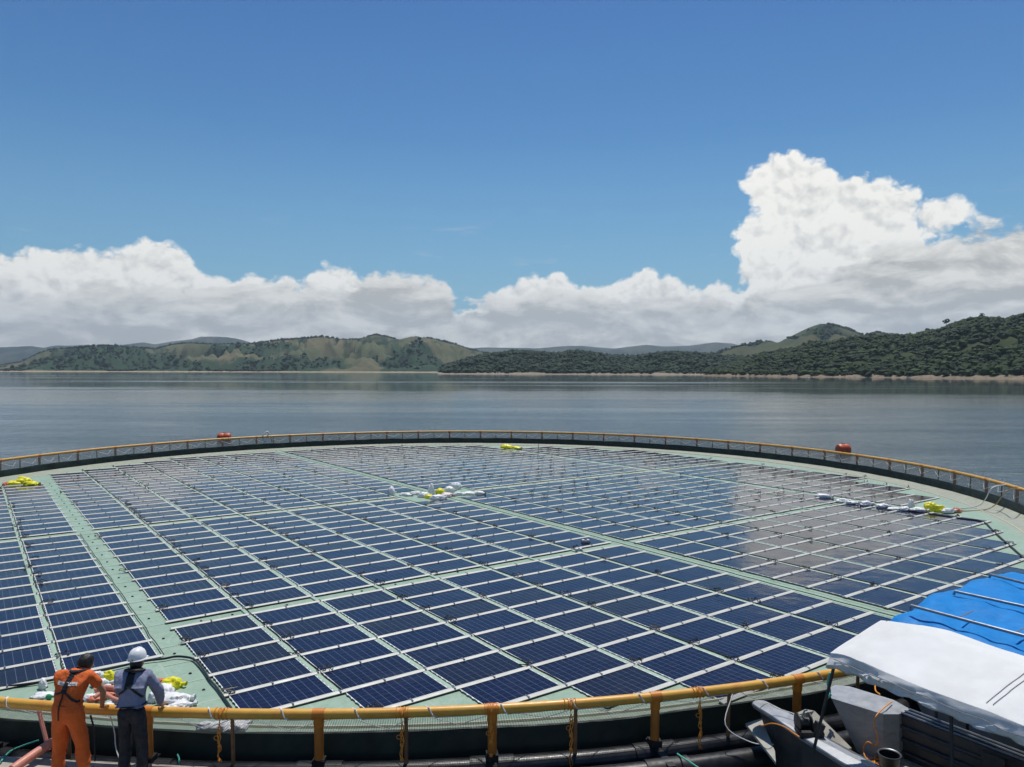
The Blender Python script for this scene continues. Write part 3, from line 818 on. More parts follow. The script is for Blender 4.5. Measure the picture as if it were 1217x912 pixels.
# black cables along the column gaps
def cable_line(name, pts, r, m, label, cat='cable', group=None, wob=.02, seed=1, n=None):
    rr = random.Random(seed); P = []
    for i, p in enumerate(pts): P.append(Vector(p)+Vector((rr.uniform(-wob, wob), rr.uniform(-wob, wob), 0)))
    mb = MB(); mb.tube(smooth_path(P, n or 3), r, 6); o = mb.build(name, m); tag(o, label, cat, group); return o
for s in (-1, 1):
    for k in range(0, 13):
        if k == 8: continue
        x = colx(k, s, 1)+.045 if k else s*.20
        J = ROWS[min(k, 11)]
        y0, y1 = rowy(J, -1, 1, k > 8), rowy(J, 1, 1, k > 8)
        if k and k % 2 == 0: continue
        pts = [(x, y0+(y1-y0)*i/90, .052) for i in range(91)]
        side = 'left' if s < 0 else 'right'
        lab = 'thin black cable along the %s side of the centre aisle' % side if k == 0 else ('thin black cable in the %s panel gap %s of the centre aisle' % (ORD[k], side) if k < 8 else 'thin black cable in the %s panel gap outside the %s aisle' % (ORD[k-8], side))
        cable_line('power_cable', pts, .011 if k % 2 == 1 or k == 0 else .006, M['black'], lab, group='black cables running up the panel gaps', wob=.018, seed=k*3+s)
x = -(G0+8*PU+GW)
cable_line('power_cable', [(x+.03, rowy(13, -1, 1, True)+(13*PV)*i/30*1.0, .05) for i in range(31)], .011, M['black'], 'thin black cable edging the left aisle beside the outer panels', wob=.012, seed=5)
cp = [(-14, 820), (0, 817), (40, 812), (90, 803), (130, 795), (170, 786), (195, 783), (207, 780.5), (218, 780.5), (229, 783), (236, 789), (244, 799), (250, 808), (258, 818), (266, 829), (274, 840), (280, 849)]
cable_line('power_cable', [G(a, b, .05) for a, b in cp], .022, M['black'], 'thick black cable curving round the near left corner of the panels', wob=.008, seed=9)
cp = [(1020, 598), (1050, 603), (1080, 607.5), (1110, 611.5), (1140, 616), (1168, 620), (1178, 629), (1190, 640), (1204, 652), (1222, 668)]
cable_line('power_cable', [G(a, b, .05) for a, b in cp], .03, M['black'], 'black cable outlining the far right corner of the panels', wob=.01, seed=10)

# ------------------------------------------------------------------ floating collar
col = empty('floating_collar', (0, 0, 0)); tag(col, 'ring of black float pipes with yellow handrail enclosing the membrane', 'floating collar')
def torus(name, r, z, rad, m, parent=col, seg=12, n=288):
    mb = MB(); mb.tube([ring(2*PI*k/n, r, z) for k in range(n)], rad, seg, closed=True); return mb.build(name, m, parent)
torus('handrail', RR, RZ, .070, M['rail_yellow'], seg=16)
torus('float_pipe', 24.42, .03, .17, M['black_pipe']); torus('float_pipe', 24.90, .03, .17, M['black_pipe'])
torus('edge_rope', 24.15, .06, .02, M['rope_brown'], seg=6)
mb = MB(); n = 288
prof = [(24.01, .05), (24.01, .44), (24.03, .465), (24.06, .45), (24.16, .0), (24.16, -.6)]
for k in range(n):
    for i, (r_, z_) in enumerate(prof):
        w = .012*math.sin(k*2.1+i)+.01*math.sin(k*5.3)
        mb.v.append(tuple(ring(2*PI*k/n, r_+w, z_+(.012*math.sin(k*.7) if i in (1, 2, 3) else 0))))
for k in range(n):
    a, b = k*6, ((k+1) % n)*6
    for i in range(5): mb.face((a+i, a+i+1, b+i+1, b+i))
mb.build('skirt', M['skirt'], col)
mb = MB()
for k in range(n):
    a0, a1 = 2*PI*k/n, 2*PI*(k+1)/n; L = 24.2*2*PI/n/.024
    mb.quad([ring(a0, 24.05, .44), ring(a1, 24.05, .44), ring(a1, 24.40, .90), ring(a0, 24.40, .90)], [(k*L, 0), ((k+1)*L, 0), ((k+1)*L, 22), (k*L, 22)])
mb.build('net', M['net'], col)
NP = 63
th0 = theta_of(585, 842)
for i in range(NP):
    th = th0+2*PI*i/NP
    post = MB(); post.tube([ring(th, 24.46, .20), ring(th, 24.47, .55), ring(th, RR, RZ-.02)], .066, 12)
    p = post.build('stanchion', M['post_orange'], col)
    cl = MB(); dv = .085/RR
    cl.tube([ring(th-dv, RR, RZ), ring(th+dv, RR, RZ)], .079, 14)
    cl.tube([ring(th, 24.475, .76), ring(th, RR, RZ-.03)], .075, 12)
    cl.build('tee_collar', M['collar_orange'], p)
    br = MB(); Mt = Matrix.Rotation(th, 3, 'Z')
    br.box(ring(th, 24.66, .12), (.85, .11, .17), Mt); br.box(ring(th, 24.46, .24), (.17, .17, .10), Mt)
    br.tube([ring(th-.013, 24.42, .03), ring(th+.013, 24.42, .03)], .19, 14)
    br.tube([ring(th-.013, 24.90, .03), ring(th+.013, 24.90, .03)], .19, 14)
    br.build('pipe_bracket', M['black'], p)
    th += PI/NP
    rod = MB(); rod.tube([ring(th, 24.44, .15), ring(th, RR-.01, RZ-.04)], .028, 8); rod.build('support_rod', M['rod_brown'], col)
# lashing cord: one quick turn round the handrail every metre, and a zigzag down to the net
mb = MB(); pts = []; turns = 150
for i in range(turns):
    for u, a in ((0, 0), (.35, .05), (.70, .3), (.76, 1.2), (.81, 2.4), (.86, 3.6), (.91, 4.9), (.96, 5.9)):
        th = th0+.011+2*PI*(i+u)/turns; an = -PI/2 - a
        pts.append(Vector((OX+(RR+.079*math.cos(an))*math.cos(th), OY+(RR+.079*math.cos(an))*math.sin(th), RZ+.079*math.sin(an))))
mb.tube(pts, .011, 5, closed=True); mb.build('lashing_cord', M['rope_white'], col)
mb = MB(); pts = []; nz = 252; rz = random.Random(3)
for i in range(nz):
    th = 2*PI*i/nz + rz.uniform(-.006, .006)
    pts.append(ring(th, 24.40 if i % 2 else 24.12, (RZ-.07) if i % 2 else (.52+rz.uniform(0, .12))))
mb.tube(pts, .008, 4, closed=True); mb.build('net_lacing', M['rope_white'], col)

def rope(name, pts, r, m, label, cat='rope', group=None, n=5, parent=None):
    mb = MB(); mb.tube(smooth_path(pts, n), r, 12 if r > .03 else 6); o = mb.build(name, m, parent)
    if label: tag(o, label, cat, group)
    return o
def knot_rope(px, label, L=.75, m='rope_orange', seed=1, z0=RZ):
    r = random.Random(seed); p = G(px, 848, RZ) ; th = math.atan2(p.y-OY, p.x-OX)
    mb = MB()
    for q in range(3):
        pts = [ring(th+q*.001, RR+.02, RZ+.08), ring(th, RR+.085, RZ), ring(th, RR+.08, RZ-.1)]
        z = RZ-.1
        while z > RZ-L:
            z -= .09; pts.append(ring(th+r.uniform(-.0012, .0012), RR+.09+r.uniform(-.01, .01), z))
        mb.tube(smooth_path(pts, 4), .007, 5)
    for q in range(3):
        z = RZ-.22-.2*q; c = ring(th, RR+.09, z)
        mb.tube([c+Vector((.02*math.cos(a)*RX, .02*math.cos(a)*RY, .022*math.sin(a))) for a in [k*PI/5 for k in range(11)]], .008, 5)
        mb.lathe([(0, -.02), (.018, -.012), (.02, .01), (0, .022)], c, 8)
    c = ring(th-.0015, RR+.10, RZ-.30)
    mb.tube([c+Vector((.035*math.cos(a)*RX, .035*math.cos(a)*RY, .03*math.sin(a))) for a in [k*PI/6 for k in range(12)]], .005, 5, closed=True)
    for w in range(4):
        t2 = th+(w-1.5)*.0022
        mb.tube([Vector((OX+(RR+.078*math.cos(a))*math.cos(t2), OY+(RR+.078*math.cos(a))*math.sin(t2), RZ+.078*math.sin(a))) for a in [k*PI/6 for k in range(12)]], .006, 5, closed=True)
    o = mb.build('rope', M[m]); tag(o, label, 'rope', 'knotted ropes hanging from the yellow handrail'); return o
knot_rope(264, 'knotted orange rope hanging from the rail just right of the white bag pile', .62, seed=1)
knot_rope(478, 'thin orange rope hanging beside the brown rod at the middle left of the rail', .60, seed=2)
knot_rope(584, 'orange twine tied round the thick post at the middle of the rail', .45, seed=3)
knot_rope(683, 'orange knotted rope hanging between the two middle thick posts', .85, seed=4)
knot_rope(858, 'orange knotted rope hanging next to the grey boat bow', .80, seed=5)
rope('rope', [ring(theta_of(862, 815), RR+.09, RZ-.05), W(3.15, 11.0, .55), W(3.5, 10.9, .35), W(3.75, 10.7, .42)], .008, M['rope_white'], 'pale mooring line sagging from the rail to the grey boat bow')
rope('rope', [G(1, 905, .3), G(12, 893, .25), G(28, 886, .25), G(46, 880, .3)], .011, M['rope_green'], 'pale green rope on the black float behind the orange overalls')
rope('rope', [G(805, 896, .22), G(812, 901, .26), G(820, 906, .24), G(832, 914, .22)], .012, M['rope_green'], 'short green rope over the float pipe near the boat')
rope('rope', [G(211, 897, .2), G(213, 903, .28), G(211, 911, .2)], .012, M['rope_green'], 'stub of green rope on the dark float right of the worker in grey shirt')
rope('rope', [ring(theta_of(133, 844), RR+.05, RZ-.07), G(136, 870, .65), G(138, 890, .5), G(146, 913, .3)], .008, M['rope_white'], 'thin white cord hanging between the two workers')
rope('rope', [ring(theta_of(108, 844), RR+.05, RZ-.07), G(112, 870, .65), G(113, 905, .3)], .014, M['black'], 'thin black cord hanging behind the orange overalls')
o = rope('pipe', [G(45, 838, .85), G(49, 856, .66), G(53, 872, .50), G(58, 892, .3)], .030, M['hose'], 'slim pale pink pipe leaning on the rail left of the orange overalls', 'pipe')
rope('hose', [G(86, 868, .50), G(66, 880, .46), G(40, 897, .40), G(14, 915, .36)], .062, M['hose'], 'salmon pink hose snaking over the barge deck by the orange overalls', 'hose', n=12)

# ------------------------------------------------------------------ bags
def bag(p, sz, m, label, seed, group=None, rot=0, lift=.45, name='sack', cat='bag', tie=True, mark=None):
    bm = bmesh.new(); bmesh.ops.create_icosphere(bm, subdivisions=4, radius=1)
    for v in bm.verts:
        c = v.co.copy(); e = abs(c.x)
        c.x *= 1+.12*math.copysign(1, c.x)*noise.noise(Vector((seed, 0, 0)))
        f = 1-.35*max(0, e-.72)/.28 if tie else 1
        n = noise.fractal(c*1.3+Vector((seed*5.3, 0, 0)), .8, 2.1, 5); rdg = abs(noise.noise(c*3.1+Vector((0, seed, 0))))
        c = Vector((c.x*(1+.15*n), c.y*f*(1+.28*n), c.z*f*(1+.28*n)))*(1+.20*(rdg-.25)+.10*(abs(noise.noise(v.co*6.3+Vector((seed, 3, 0))))-.2)+.05*noise.noise(v.co*13))
        c.z = max(c.z, -.62)
        v.co = Vector((c.x*sz[0], c.y*sz[1], c.z*sz[2]))
    me = bpy.data.meshes.new(name); bm.to_mesh(me); bm.free(); me.polygons.foreach_set('use_smooth', [True]*len(me.polygons))
    me.materials.append(M[m]); o = bpy.data.objects.new(name, me); COL.objects.link(o)
    o.location = Vector(p)+Vector((0, 0, sz[2]*lift)); o.rotation_euler = (0, 0, rot+YAW)
    if label: tag(o, label, cat, group)
    if tie:
        t = MB(); s = sz[0]
        t.lathe([(.012, 0), (.05*min(1, s*3), .03), (.075*min(1, s*3), .09)], (0, 0, 0), 9, Matrix.Rotation(PI/2, 3, 'Y')@Matrix.Rotation(.3, 3, 'X'))
        t = t.build('gathered_neck', M[m], o); t.location = (s*.93, 0, sz[2]*.1)
    if mark:
        mk = MB(); rr = random.Random(seed)
        for q in range(mark[1]):
            a = rr.uniform(-2.4, -.7); 
            c = Vector((sz[0]*.55*rr.uniform(-1, 1), -sz[1]*.86*math.sin(.9), sz[2]*.66))
            mk.tube([c+Vector((.022*math.cos(x), .0, .022*math.sin(x))) for x in [k*PI/5 for k in range(10)]], .004, 4, closed=True)
        mk.build('printed_mark', M[mark[0]], o)
    return o
gp = 'bags piled at the membrane edge by the workers'
bag(G(203, 818), (.20, .12, .13), 'bag_yellow', 'bright yellow bag at the right end of the pile by the workers', 1, gp, rot=.2)
bag(G(190, 815), (.16, .10, .08), 'bag_yellow', 'yellow bag with red top lying just left of the brightest yellow bag', 2, gp, rot=.4)
bag(G(191, 811, .08), (.10, .06, .05), 'bag_red', 'small rust red bag resting on the yellow bag beside the helmeted worker', 3, gp, tie=False)
bag(G(178, 809), (.07, .06, .12), 'bag_yellow', 'small yellow bag peeping past the right shoulder of the helmeted worker', 4, gp, tie=False)
bag(G(130, 812), (.11, .07, .15), 'bag_yellow', 'yellow bag standing upright between the two workers', 5, gp, rot=.3)
k = 20
for (px, py, sx, sy, sz, z, lab) in [(207, 836, .27, .17, .12, 0, 'large crumpled white plastic bag nearest the rail at the right of the pile'), (195, 829, .20, .14, .14, .02, 'white plastic bag with grey print in the middle of the right heap'),
        (214, 842, .20, .12, .08, 0, 'flat white plastic bag at the right foot of the heap'), (184, 834, .12, .1, .12, 0, 'white plastic bag touching the right sleeve of the helmeted worker'),
        (196, 822, .15, .10, .10, .02, 'small white bag below the yellow bags'), (203, 845, .16, .10, .07, 0, 'white plastic bag pressed against the rail by the hand of the helmeted worker'),
        (114, 808, .14, .09, .11, 0, 'white bag with pink print behind the arm of the bareheaded worker'), (119, 815, .16, .1, .09, 0, 'white bag below the pink printed bag between the workers'),
        (127, 829, .16, .10, .07, 0, 'white bag under the coiled salmon hose between the workers'), (108, 832, .13, .09, .07, 0, 'white bag behind the forearm of the bareheaded worker'),
        (133, 840, .14, .08, .06, 0, 'white bag at the rail left of the helmeted worker'), (51, 829, .19, .11, .06, 0, 'flat white bag on the membrane left of the bareheaded worker'),
        (51, 819, .08, .06, .13, .02, 'small clear plastic bag standing left of the bareheaded worker'), (126, 821, .12, .08, .07, .0, 'crumpled white bag among the hoses between the workers')]:
    bag(G(px, py), (sx, sy, sz), 'bag_white', lab, k, gp, rot=rnd.uniform(-.6, .6), mark=('grey_label', 2) if k in (21, 26, 20) else None); k += 1
bag(G(111, 833), (.15, .09, .06), 'bag_red', 'dull red sack under the arm of the bareheaded worker', 60, gp)
bag(G(126, 827, .04), (.17, .07, .05), 'bag_red', 'dull red sack between the hoses and the helmeted worker', 61, gp)
bag(G(58, 830, .03), (.05, .04, .05), 'green_plastic', 'scrap of green plastic by the flat white bag at left', 62, None, tie=False, cat='plastic scrap', name='plastic_scrap')
rope('hose', [G(112, 821, .12), G(120, 818, .14), G(132, 818, .14), G(146, 820, .12)], .05, M['hose'], 'salmon pink hose lying across the bags between the workers', 'hose')
rope('hose', [G(112, 829, .12), G(122, 824, .15), G(134, 830, .12), G(145, 834, .1)], .035, M['hose'], 'thinner salmon hose bent over the white bags between the workers', 'hose')
for i, (px, sz) in enumerate([(245, .16), (256, .2), (270, .13), (279, .2), (286, .12)]):
    p = G(px, 868, .30); bag(p, (sz, .10, .09), 'bag_white', ['small', 'wide', 'tiny', 'second wide', 'last small'][i]+' white bag scrap tucked under the rail right of the workers', 70+i, 'white bag scraps under the rail', rot=.3*i)
gp = 'white sandbags in the middle of the membrane'
C = [(465, 589, .20, .18, .34, 'bag_white', 'white sandbag standing alone at the left of the middle clearing'), (482, 589.5, .36, .16, .12, 'bag_white', 'flat white sandbag second from the left in the middle clearing'),
     (494, 588, .32, .17, .14, 'bag_white', 'white sandbag left of the centre heap'), (504, 591, .36, .2, .18, 'bag_white', 'bulging white sandbag at the left foot of the centre heap'),
     (512.5, 588, .18, .16, .42, 'bag_white', 'tall upright white sandbag in the centre heap'), (523, 587.5, .26, .2, .24, 'bag_yellow', 'yellow bag on top of the centre heap'),
     (510, 592.5, .22, .16, .16, 'bag_yellow', 'small yellow bag at the near foot of the centre heap'), (520, 593.5, .42, .2, .18, 'bag_white', 'white sandbag in front of the centre heap'),
     (531, 591, .36, .2, .18, 'bag_print', 'pinkish printed bag at the right foot of the centre heap'), (534, 585, .32, .2, .22, 'bag_white', 'white sandbag leaning behind the pinkish printed bag'),
     (541.5, 581.5, .32, .22, .30, 'bag_white', 'white sandbag farthest back at the end of the centre heap'), (545, 589, .34, .16, .14, 'bag_white', 'flat white sandbag just right of the centre heap'),
     (557, 588.5, .40, .17, .14, 'bag_white', 'flat white sandbag second from the right in the middle clearing'), (568, 588, .38, .16, .16, 'bag_white', 'white sandbag with dark shadow at the right end of the middle clearing')]
for i, (px, py, sx, sy, sz, m, lab) in enumerate(C): bag(G(px, py), (sx*.85, sy*.9, sz*.8), m, lab, 100+i, gp, rot=rnd.uniform(-.4, .4))
gp = 'white bags in a line on the far right panels'
for i, (px, py, sx, sz, lab) in enumerate([(978, 591, .5, .14, 'farthest left white bag of the line across the far right panels'), (1001, 596.5, .42, .13, 'second white bag from the left in the far right line'), (1010, 598.5, .36, .1, 'third white bag from the left in the far right line'),
        (1029, 600.5, .4, .16, 'fourth white bag from the left in the far right line'), (1049, 603, .36, .14, 'fifth white bag from the left in the far right line'), (1062, 606, .36, .1, 'sixth white bag from the left in the far right line'),
        (1075, 606.5, .26, .14, 'seventh white bag from the left in the far right line'), (1083, 603, .18, .3, 'upright white bag in the far right line'), (1092, 608, .42, .14, 'white bag left of the yellow heap at far right'), (1127, 609, .38, .15, 'white bag right of the yellow heap at far right')]):
    bag(G(px, py, .05), (sx*.75, .16, sz*.75), 'bag_white', lab, 130+i, gp, rot=rnd.uniform(-.5, .3))
gp = 'yellow bags heaped on the membrane rim'
for i, (px, py, sx, sy, sz, m, lab) in enumerate([(1106, 608, .28, .2, .26, 'bag_yellow', 'yellow bag at the left of the far right heap'), (1115, 608.5, .30, .2, .20, 'bag_yellow', 'yellow bag in the middle of the far right heap'), (1137, 609.5, .18, .14, .14, 'bag_red', 'small red bag ending the far right heap'),
        (17, 577, .40, .28, .16, 'bag_yellow', 'yellow bag at the left of the heap on the far left rim'), (28, 576, .42, .3, .26, 'bag_yellow', 'tallest yellow bag of the heap on the far left rim'), (37, 577, .35, .25, .14, 'bag_yellow', 'yellow bag at the right of the heap on the far left rim'), (9, 577.5, .25, .2, .12, 'bag_red', 'red bag beside the yellow heap on the far left rim'),
        (602, 533.5, .45, .3, .22, 'bag_yellow', 'left yellow bag on the far rim behind the centre'), (612, 534, .45, .3, .16, 'bag_yellow', 'right yellow bag on the far rim behind the centre')]):
    bag(G(px, py), (sx, sy, sz), m, lab, 150+i, gp, rot=rnd.uniform(-.3, .3))
for (px, py, sz, lab) in [(696, 645, (.28, .16, .06), 'small grey instrument box with white tops lying on a centre panel'), (688, 655, (.22, .12, .04), 'low grey connector box on the near cross aisle')]:
    root = empty('instrument_box', G(px, py, .04), YAW+.2); tag(root, lab, 'instrument')
    b_ = MB(); b_.box((0, 0, sz[2]/2), sz); b_.build('case', M['steel'], root)
    for q in (-1, 1):
        b_ = MB(); b_.box((q*sz[0]*.3, 0, sz[2]+.02), (sz[0]*.25, sz[1]*.7, .04)); b_.build('cap', M['clip'], root)
# hoses on the far handrail
rope('hose', [ring(theta_of(312, 519.5), RR, RZ), ring(theta_of(318, 519), RR-.1, RZ+.35), G(323, 524, .5), G(322, 530, .1), G(316, 533, .03)], .05, M['rope_white'], 'white hose arching from the far left rail onto the membrane', 'hose', n=6)
rope('hose', [ring(theta_of(1190, 576), RR, RZ), G(1182, 578.5, 1.02), G(1176, 584, .85), G(1170, 595, .42), G(1160, 602, .1), G(1130, 605, .03), G(1080, 603.5, .03)], .022, M['rope_white'], 'white hose arching from the far right rail towards the bags', 'hose', n=6)
rope('hose', [ring(theta_of(1208, 581.5), RR, RZ), G(1200, 582, 1.1), G(1191, 590, .7), G(1183, 600, .25), G(1170, 606, .03), G(1140, 607.5, .03), G(1110, 606, .03)], .02, M['rope_brown'], 'thin brownish hose dropping from the far right rail', 'hose', n=6)
rope('pipe', [G(640, 528, .0), G(640.5, 528, 1.0)], .025, M['clip'], 'thin white vertical pipe standing on the far rim', 'pipe')

def buoy(px, py, L, r, lab, upright=False):
    p = G(px, py, WZ); root = empty('mooring_buoy', p, YAW+.15); tag(root, lab, 'buoy', 'orange mooring buoys outside the collar')
    prof = [(0, -L/2), (r*.55, -L/2+.01), (r*.88, -L/2+.07), (r, -L/2+.17), (r*1.0, -.02), (r*.97, 0), (r, .02), (r, L/2-.17), (r*.88, L/2-.07), (r*.55, L/2-.01), (0, L/2)]
    mb = MB(); mb.lathe(prof, (0, 0, r*.62), 28, Matrix.Rotation(PI/2, 3, 'Y')); mb.build('float_body', M['buoy'], root)
    mb = MB(); mb.tube([(k, 0, r*.62+r*1.02) if 0 else (k, r*1.01*math.cos(a), r*.62+r*1.01*math.sin(a)) for k in (0,) for a in [i*PI/12 for i in range(24)]], .02, 5, closed=True); mb.build('band', M['post_orange'], root)
    mb = MB(); mb.tube([(-.1, 0, r*1.6), (-.08, 0, r*1.72), (.08, 0, r*1.72), (.1, 0, r*1.6)], .02, 6); mb.build('lifting_eye', M['black'], root)
buoy(266.5, 524, 1.12, .40, 'long orange mooring buoy floating behind the far left rail'); buoy(1002, 539, .95, .42, 'rounder orange red mooring buoy floating behind the far right rail')
print('raft done')

# ------------------------------------------------------------------ people
def skin_fig(name, J, edges, root, m, sub=2, disp=0, parent=None, seed=0):
    me = bpy.data.meshes.new(name); keys = list(J); idx = {k: i for i, k in enumerate(keys)}
    me.from_pydata([J[k][0] for k in keys], [(idx[a], idx[b]) for a, b in edges], [])
    o = bpy.data.objects.new(name, me); COL.objects.link(o)
    o.modifiers.new('skin', 'SKIN').use_smooth_shade = True
    for k in keys:
        sv = me.skin_vertices[0].data[idx[k]]; r = J[k][1]
        sv.radius = r if isinstance(r, tuple) else (r, r)
        sv.use_root = (k == root)
    sb = o.modifiers.new('sub', 'SUBSURF'); sb.levels = sub; sb.render_levels = sub
    dg = bpy.context.evaluated_depsgraph_get(); ev = o.evaluated_get(dg)
    me2 = bpy.data.meshes.new_from_object(ev); bpy.data.objects.remove(o); me2.name = name
    if disp:
        nrm = [v.normal.copy() for v in me2.vertices]
        for v, n in zip(me2.vertices, nrm):
            c = v.co; q = Vector((c.x*7, c.y*7, c.z*3.2+seed))
            f = noise.fractal(q, .8, 2.2, 4)+.7*(abs(noise.noise(Vector((c.x*9+seed, c.y*9, c.z*5+c.x*6))))-.25)
            v.co = c+n*f*disp
    me2.materials.clear(); me2.materials.append(m)
    me2.polygons.foreach_set('use_smooth', [True]*len(me2.polygons))
    o = bpy.data.objects.new(name, me2); COL.objects.link(o)
    if parent: o.parent = parent
    return o
def ellipsoid(name, c, r, m, parent, sub=3, fn=None, Mt=None):
    bm = bmesh.new(); bmesh.ops.create_icosphere(bm, subdivisions=sub, radius=1)
    for v in bm.verts:
        q = v.co.copy()
        if fn: q = fn(q)
        q = Vector((q.x*r[0], q.y*r[1], q.z*r[2]))
        if Mt is not None: q = Mt @ q
        v.co = q+Vector(c)
    me = bpy.data.meshes.new(name); bm.to_mesh(me); bm.free(); me.polygons.foreach_set('use_smooth', [True]*len(me.polygons))
    me.materials.append(m); o = bpy.data.objects.new(name, me); COL.objects.link(o); o.parent = parent; return o
def hand_chain(J, E, pre, wrist, d, side, palm_down=True):
    """five bent fingers curling over the rail from a palm; d = unit vector wrist->fingers, side = towards the thumb"""
    d = Vector(d).normalized(); s = Vector(side).normalized(); dn = Vector((0, 0, -1))
    w = Vector(wrist); pal = w+d*.05
    J[pre+'palm'] = (pal, (.034, .018)); E.append((pre+'wrist', pre+'palm'))
    for i, (off, L) in enumerate([(-.030, .062), (-.010, .076), (.010, .080), (.030, .070)]):
        b = pal+d*.035+s*off; m1 = b+d*L*.45+dn*L*.15; t = m1+d*L*.18+dn*L*.50
        J[pre+'b%d' % i] = (b, .0105); J[pre+'m%d' % i] = (m1, .0095); J[pre+'t%d' % i] = (t, .008)
        E += [(pre+'palm', pre+'b%d' % i), (pre+'b%d' % i, pre+'m%d' % i), (pre+'m%d' % i, pre+'t%d' % i)]
    b = w+d*.025+s*.030; m1 = b+s*.030+d*.018+dn*.01; t = m1+d*.026+dn*.02
    J[pre+'h1'] = (b, .012); J[pre+'h2'] = (m1, .010); J[pre+'h3'] = (t, .0085)
    E += [(pre+'palm', pre+'h1'), (pre+'h1', pre+'h2'), (pre+'h2', pre+'h3')]
def strap_on(name, tree, pts, w, m, parent, off=.010, th=.006, d=Vector((0, 1, 0)), start=-1.2):
    """webbing laid on a clothed back: the centre line is dropped on the cloth from behind"""
    path = smooth_path([Vector((p[0], 0, p[1])) for p in pts], 8); P = []
    for p in path:
        h = tree.ray_cast(Vector((p.x, start, p.z)), d)
        if h[0] is not None: P.append((h[0]-d*off, h[1]))
    if len(P) < 2: return
    mb = MB(); n = len(P)
    for i, (p, nm) in enumerate(P):
        t = (P[min(i+1, n-1)][0]-P[max(i-1, 0)][0]).normalized(); sdv = t.cross(nm).normalized()*w/2
        for q in (p-sdv, p+sdv, p+sdv+nm*-th, p-sdv+nm*-th): mb.v.append(tuple(q))
    for i in range(n-1):
        for k in range(4): mb.face((i*4+k, i*4+(k+1) % 4, (i+1)*4+(k+1) % 4, (i+1)*4+k))
    mb.face((0, 1, 2, 3)); mb.face((n*4-4, n*4-3, n*4-2, n*4-1))
    return mb.build(name, m, parent, smooth=False)
def tree_of(*objs):
    vs = []; fs = []
    for o in objs:
        n = len(vs); vs += [v.co.copy() for v in o.data.vertices]; fs += [[n+i for i in p.vertices] for p in o.data.polygons]
    return BVHTree.FromPolygons(vs, fs)

def head_fn(q):
    z = q.z; y = q.y
    q = Vector((q.x*(1-.16*max(0, -z)), y, z))
    if y > 0: q.y = y*(1-.10*abs(z)) + .03*max(0, -z)
    return q
def make_head(root, c, yaw, tilt, roll=0):
    Mt = Matrix.Rotation(yaw, 3, 'Z') @ Matrix.Rotation(-tilt, 3, 'X') @ Matrix.Rotation(roll, 3, 'Y')
    # the face belongs to the body's skin; local frame: +y forward
    parts = []
    def E(name, o, r, m, sub=2, fn=None): return ellipsoid(name, Vector(c)+Mt@Vector(o), r, m, root, sub, fn, Mt)
    hd = E('head', (0, 0, 0), (.082, .102, .120), M['skin'], 4, head_fn)
    E('nose', (0, .100, -.012), (.014, .020, .022), M['skin']); E('ear', (-.078, -.005, -.01), (.010, .020, .032), M['skin']); E('ear', (.078, -.005, -.01), (.010, .020, .032), M['skin'])
    for s in (-1, 1): E('eye', (s*.030, .086, .012), (.013, .010, .009), M['eye_white']); E('pupil', (s*.030, .0945, .012), (.005, .004, .005), M['hair'])
    E('mouth', (0, .088, -.058), (.024, .010, .008), M['bag_red'])
    return Mt

